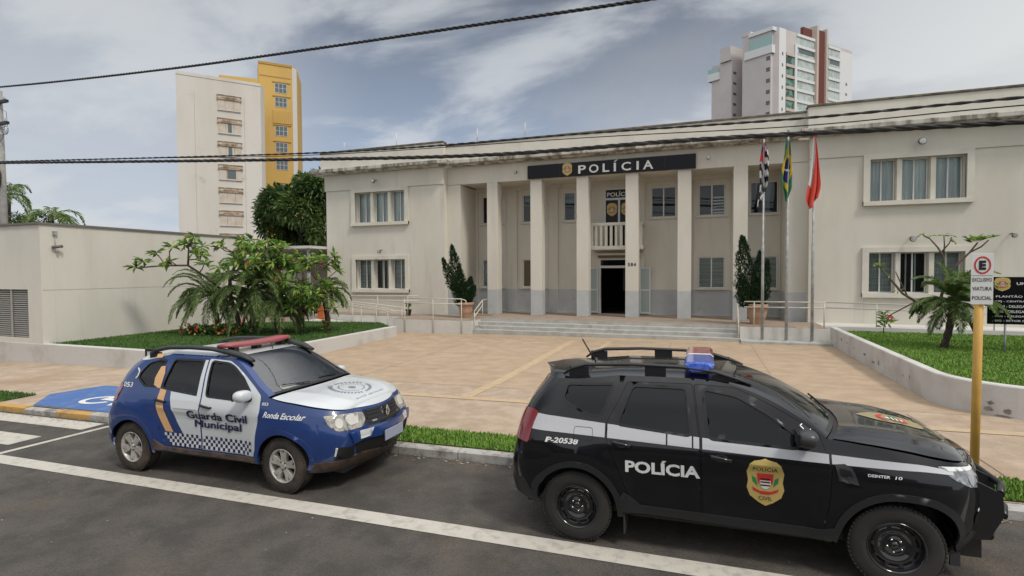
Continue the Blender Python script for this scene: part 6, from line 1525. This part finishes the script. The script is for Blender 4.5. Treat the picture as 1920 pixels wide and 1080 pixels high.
q = MB(); prism(q, [P0, P1, (-58.95, 60.1), (-65, 66), (-71, 60)], 0, 28.85, tw); vrect(q, P0, P1, 0, 10, 28.55, 28.95, .06, tw, .3)
for u in (2.0, 7.9): vrect(q, P0, P1, u, u + .05, 0, 26.6, .01, mat('tower_seam', (.42, .40, .36), .9))
q.build('wall', e)
for k in range(9):
    z = 26.62 - 3.11 * k; q = MB(); vrect(q, P0, P1, 4.75, 7.45, z - 1.95, z - .05, .10, pan_m, .12); vrect(q, P0, P1, 4.62, 7.6, z - .62, z - .38, .22, brown, .2); vrect(q, P0, P1, 4.62, 7.6, z - .05, z + .05, .18, brown, .2); vrect(q, P0, P1, 5.2, 7.0, z - .40, z - .22, .24, brown, .2)
    for u in (5.6, 6.6): vrect(q, P0, P1, u, u + .04, z - 1.9, z - .62, .11, brown)
    vrect(q, P0, P1, 4.7, 7.5, z - 2.05, z - 1.96, .16, tw, .15)
    w_ = q.build('window', e)
    if k in (1, 2, 3): q = MB(); q.local = 1; q.v = []; vrect(q, P0, P1, 5.9 - (.2 if k == 3 else 0), 6.35 + (.4 if k == 3 else 0), z - 1.85, z - .64, .115, gl_t); q.v = [(a + 61, b - 57, c) for a, b, c in q.v]; q.build('pane', w_)
e = empty('yellow_tower', (-65.5, 69, 0), 'narrow yellow stair tower rising behind the white tower', 'building')
Y0, Y1 = (-67.16, 67.34), (-63.71, 70.92); q = MB(); prism(q, [Y0, Y1, (-63.68, 71.9), (-68, 78), (-70, 70)], 0, 36.5, ty_); prism(q, [(-71.37, 63.6), (-67.1, 67.2), (-69, 72), (-73, 68)], 0, 33.6, ty_)
vrect(q, Y0, Y1, -.02, 5.0, 36.2, 36.55, .10, ty2, .3); vrect(q, Y0, Y1, .1, 4.8, 34.3, 34.45, .05, ty2, .05); q.build('wall', e)
q = MB(); wallq(q, (-63.68, 70.90), (-63.65, 71.92), 0, 36.3, tw); q.build('side_wall', e)
zz = [33.4, 31.15, 26.5, 23.85, 21.0, 17.1, 14.2, 11.3]
for z in zz:
    q = MB(); vrect(q, Y0, Y1, 2.35, 4.15, z - 1.55, z, .03, gl_t); 
    for u in (2.35, 2.93, 3.52, 4.11): vrect(q, Y0, Y1, u, u + .05, z - 1.55, z, .05, alu)
    for h in (0, .75, 1.5): vrect(q, Y0, Y1, 2.35, 4.15, z - h - .05, z - h, .055, alu)
    vrect(q, Y0, Y1, 2.0, 4.7, z + .12, z + .24, .12, ty2, .12); q.build('window', e)
q = MB(); vrect(q, Y0, Y1, 2.0, 4.9, 26.95, 29.0, .10, ty_, .1)
for k in range(9): vrect(q, Y0, Y1, 2.1 + .31 * k, 2.16 + .31 * k, 27.1, 28.9, .115, ty2)
q.build('vent_panel', e)
# right tower
C0 = Vector((18.3, 162.92)); dl = Vector((math.cos(R(150)), math.sin(R(150)))); dr = Vector((math.cos(R(48)), math.sin(R(48))))
def Q(u, v): p = C0 + dr * u + dl * v; return (p.x, p.y)
rt_p = mat('tower_beige_pink', (.53, .49, .48), .9, (.49, .455, .445), .2, 6); rt_w = mat('tower_bright_white', (.64, .65, .65), .8); rt_r = mat('tower_red_brown', (.13, .035, .025), .8); rt_g = mat('tower_green_glass', (.32, .40, .37), .2, (.50, .56, .54), .5, 4); rt_dg = mat('tower_dark_glass', (.03, .07, .055), .15, (.14, .26, .21), .45, 3, .45, .55)
rt_e = mat('tower_beige_edge', (.50, .42, .36), .9)
e = empty('high_rise', (C0.x, C0.y, 0), 'tall pale high rise with two red brown fins and green glass balconies behind the building', 'building')
q = MB(); prism(q, [Q(0, 1.3), Q(.9, 1.3), Q(1.4, 0), Q(36, 0), Q(36, 14), Q(12, 14), Q(4, 9.3), Q(0, 9.3)], 0, 69.2, rt_p)
prism(q, [Q(1.0, 13.2), Q(8, 13.2), Q(8, 19.5), Q(1, 19.5)], 0, 64.2, rt_p); prism(q, [Q(.4, 13.2), Q(8, 13.2), Q(8, 16.5), Q(.4, 16.5)], 64.2, 68.3, rt_p)
prism(q, [Q(2, 4.5), Q(9, 4.5), Q(9, 9.6), Q(-.1, 9.6), Q(-.1, 7.0), Q(2, 7.0)], 69.2, 70.2, rt_p); q.build('wall', e)
q = MB(); prism(q, [Q(-.35, .8), Q(-.35, 8.6), Q(1, 8.6), Q(1, .8)], 62.4, 64.6, rt_w); vrect(q, Q(-.3, 8.6), Q(-.3, 0), 1.6, 7.8, 64.6, 67.5, .0, mat('tower_rail_glass', (.30, .46, .44), .15)); prism(q, [Q(-.4, .6), Q(-.4, 7.4), Q(2, 7.4), Q(2, .6)], 68.4, 69.4, rt_w)
prism(q, [Q(.4, 16.8), Q(.4, 20.4), Q(2, 20.4), Q(2, 16.8)], 59.6, 61.8, rt_w); vrect(q, Q(.5, 20.4), Q(.5, 16.9), 0, 3.5, 61.8, 63.2, .0, MATS['tower_rail_glass']); q.build('penthouse', e)
q = MB(); vrect(q, Q(1.4, 0), Q(36, 0), 0, 2.9, 0, 69.25, .05, rt_w, .05); vrect(q, Q(1.4, 0), Q(36, 0), 28.2, 34.6, 0, 68.3, .05, rt_w, .05); q.build('corner_strip', e)
for nm, (ua, ub), ex in (('balcony_glazing', (7.6, 16.9), 0), ('balcony_glazing', (22.2, 28.2), -2)):
    q = MB(); vrect(q, Q(1.4, 0), Q(36, 0), ua, ub, 0, 69.2 + ex * .1, .02, rt_g)
    for k in range(22):
        z = 68.3 - 3.05 * k + ex * .2; vrect(q, Q(1.4, 0), Q(36, 0), ua, ub, z, z + .75, .30, rt_w, .3)
        for u in np.linspace(ua + 1.2, ub - 1.2, 5): vrect(q, Q(1.4, 0), Q(36, 0), u, u + .10, z - 2.3, z, .05, rt_w)
        if k in (1, 5): vrect(q, Q(1.4, 0), Q(36, 0), ua + 1.0, ub - .3, z - 1.3 * (k == 1) - .5 * (k == 5), z - .1, .06, gl_t) if k == 1 else vrect(q, Q(1.4, 0), Q(36, 0), ub - 1.5, ub - .3, z - 1.2, z - .3, .06, gl_t)
    q.build(nm, e)
q = MB(); vrect(q, Q(1.4, 0), Q(36, 0), 2.95, 7.5, 0, 62.5, .03, rt_dg)
for k in range(21): z = 62.2 - 3.05 * k; vrect(q, Q(1.4, 0), Q(36, 0), 2.95, 7.5, z, z + .8, .30, rt_e, .3)
vrect(q, Q(1.4, 0), Q(36, 0), 6.6, 7.55, 0, 66, .34, rt_w, .3); q.build('balcony_stack', e)
for u0, u1, zt in ((14.9, 17.2, 71.5), (19.6, 21.4, 70.0)):
    pass
q = MB(); prism(q, [Q(17.0, -.8), Q(17.9, -.8), Q(17.9, 2), Q(17.0, 2)], 0, 72.8, rt_e); prism(q, [Q(17.95, -.4), Q(21.3, -.4), Q(21.3, 2), Q(17.95, 2)], 0, 71.9, rt_r); prism(q, [Q(21.35, -.9), Q(22.1, -.9), Q(22.1, 2), Q(21.35, 2)], 0, 72.6, rt_e); prism(q, [Q(13.0, .6), Q(16.95, .6), Q(16.95, 1.4), Q(13.0, 1.4)], 69.2, 72.0, rt_r); q.build('fin', e)
q = MB()
for k in range(20):
    z = 62.4 - 3.05 * k
    vrect(q, Q(1.4, 0), Q(36, 0), 1.2, 1.75, z - .5, z + .4, .07, gl_t); vrect(q, Q(1.4, 0), Q(36, 0), 31.2, 32.0, z - 4.0, z - 3.2, .07, gl_t)
q.build('small_window_column', e)
for k in range(20):
    z = 61.2 - 3.05 * k; q = MB(); vrect(q, Q(0, 9.3), Q(0, 1.3), 6.75, 7.8, z - .6, z + .55, .02, mat('grey_window', (.12, .115, .115), .4)); vrect(q, Q(0, 9.3), Q(0, 1.3), 6.6, 7.9, z + .56, z + .66, .08, rt_w); q.build('window', e)
q = MB()
for k in range(20):
    z = 60.8 - 3.05 * k; vrect(q, Q(1, 13.2), Q(8, 13.2), .6, 2.0, z - .45, z + .3, .02, MATS['grey_window'])
q.build('side_window_column', e)
# street front on the far side of the road (behind the viewer; it is what the windows and car doors mirror)
q = MB(); opp = mat('opposite_wall', (.20, .18, .16), .9, (.10, .10, .08), .5, 6)
for x0, x1, h in ((-60, -38, 5), (-37, -20, 7.5), (-19, -6, 4.2), (-5, 12, 6.4), (13, 34, 4.6)): q.box(x0, x1, -16, -13, -.8, h, opp)
q.build('street_front', kind='structure')
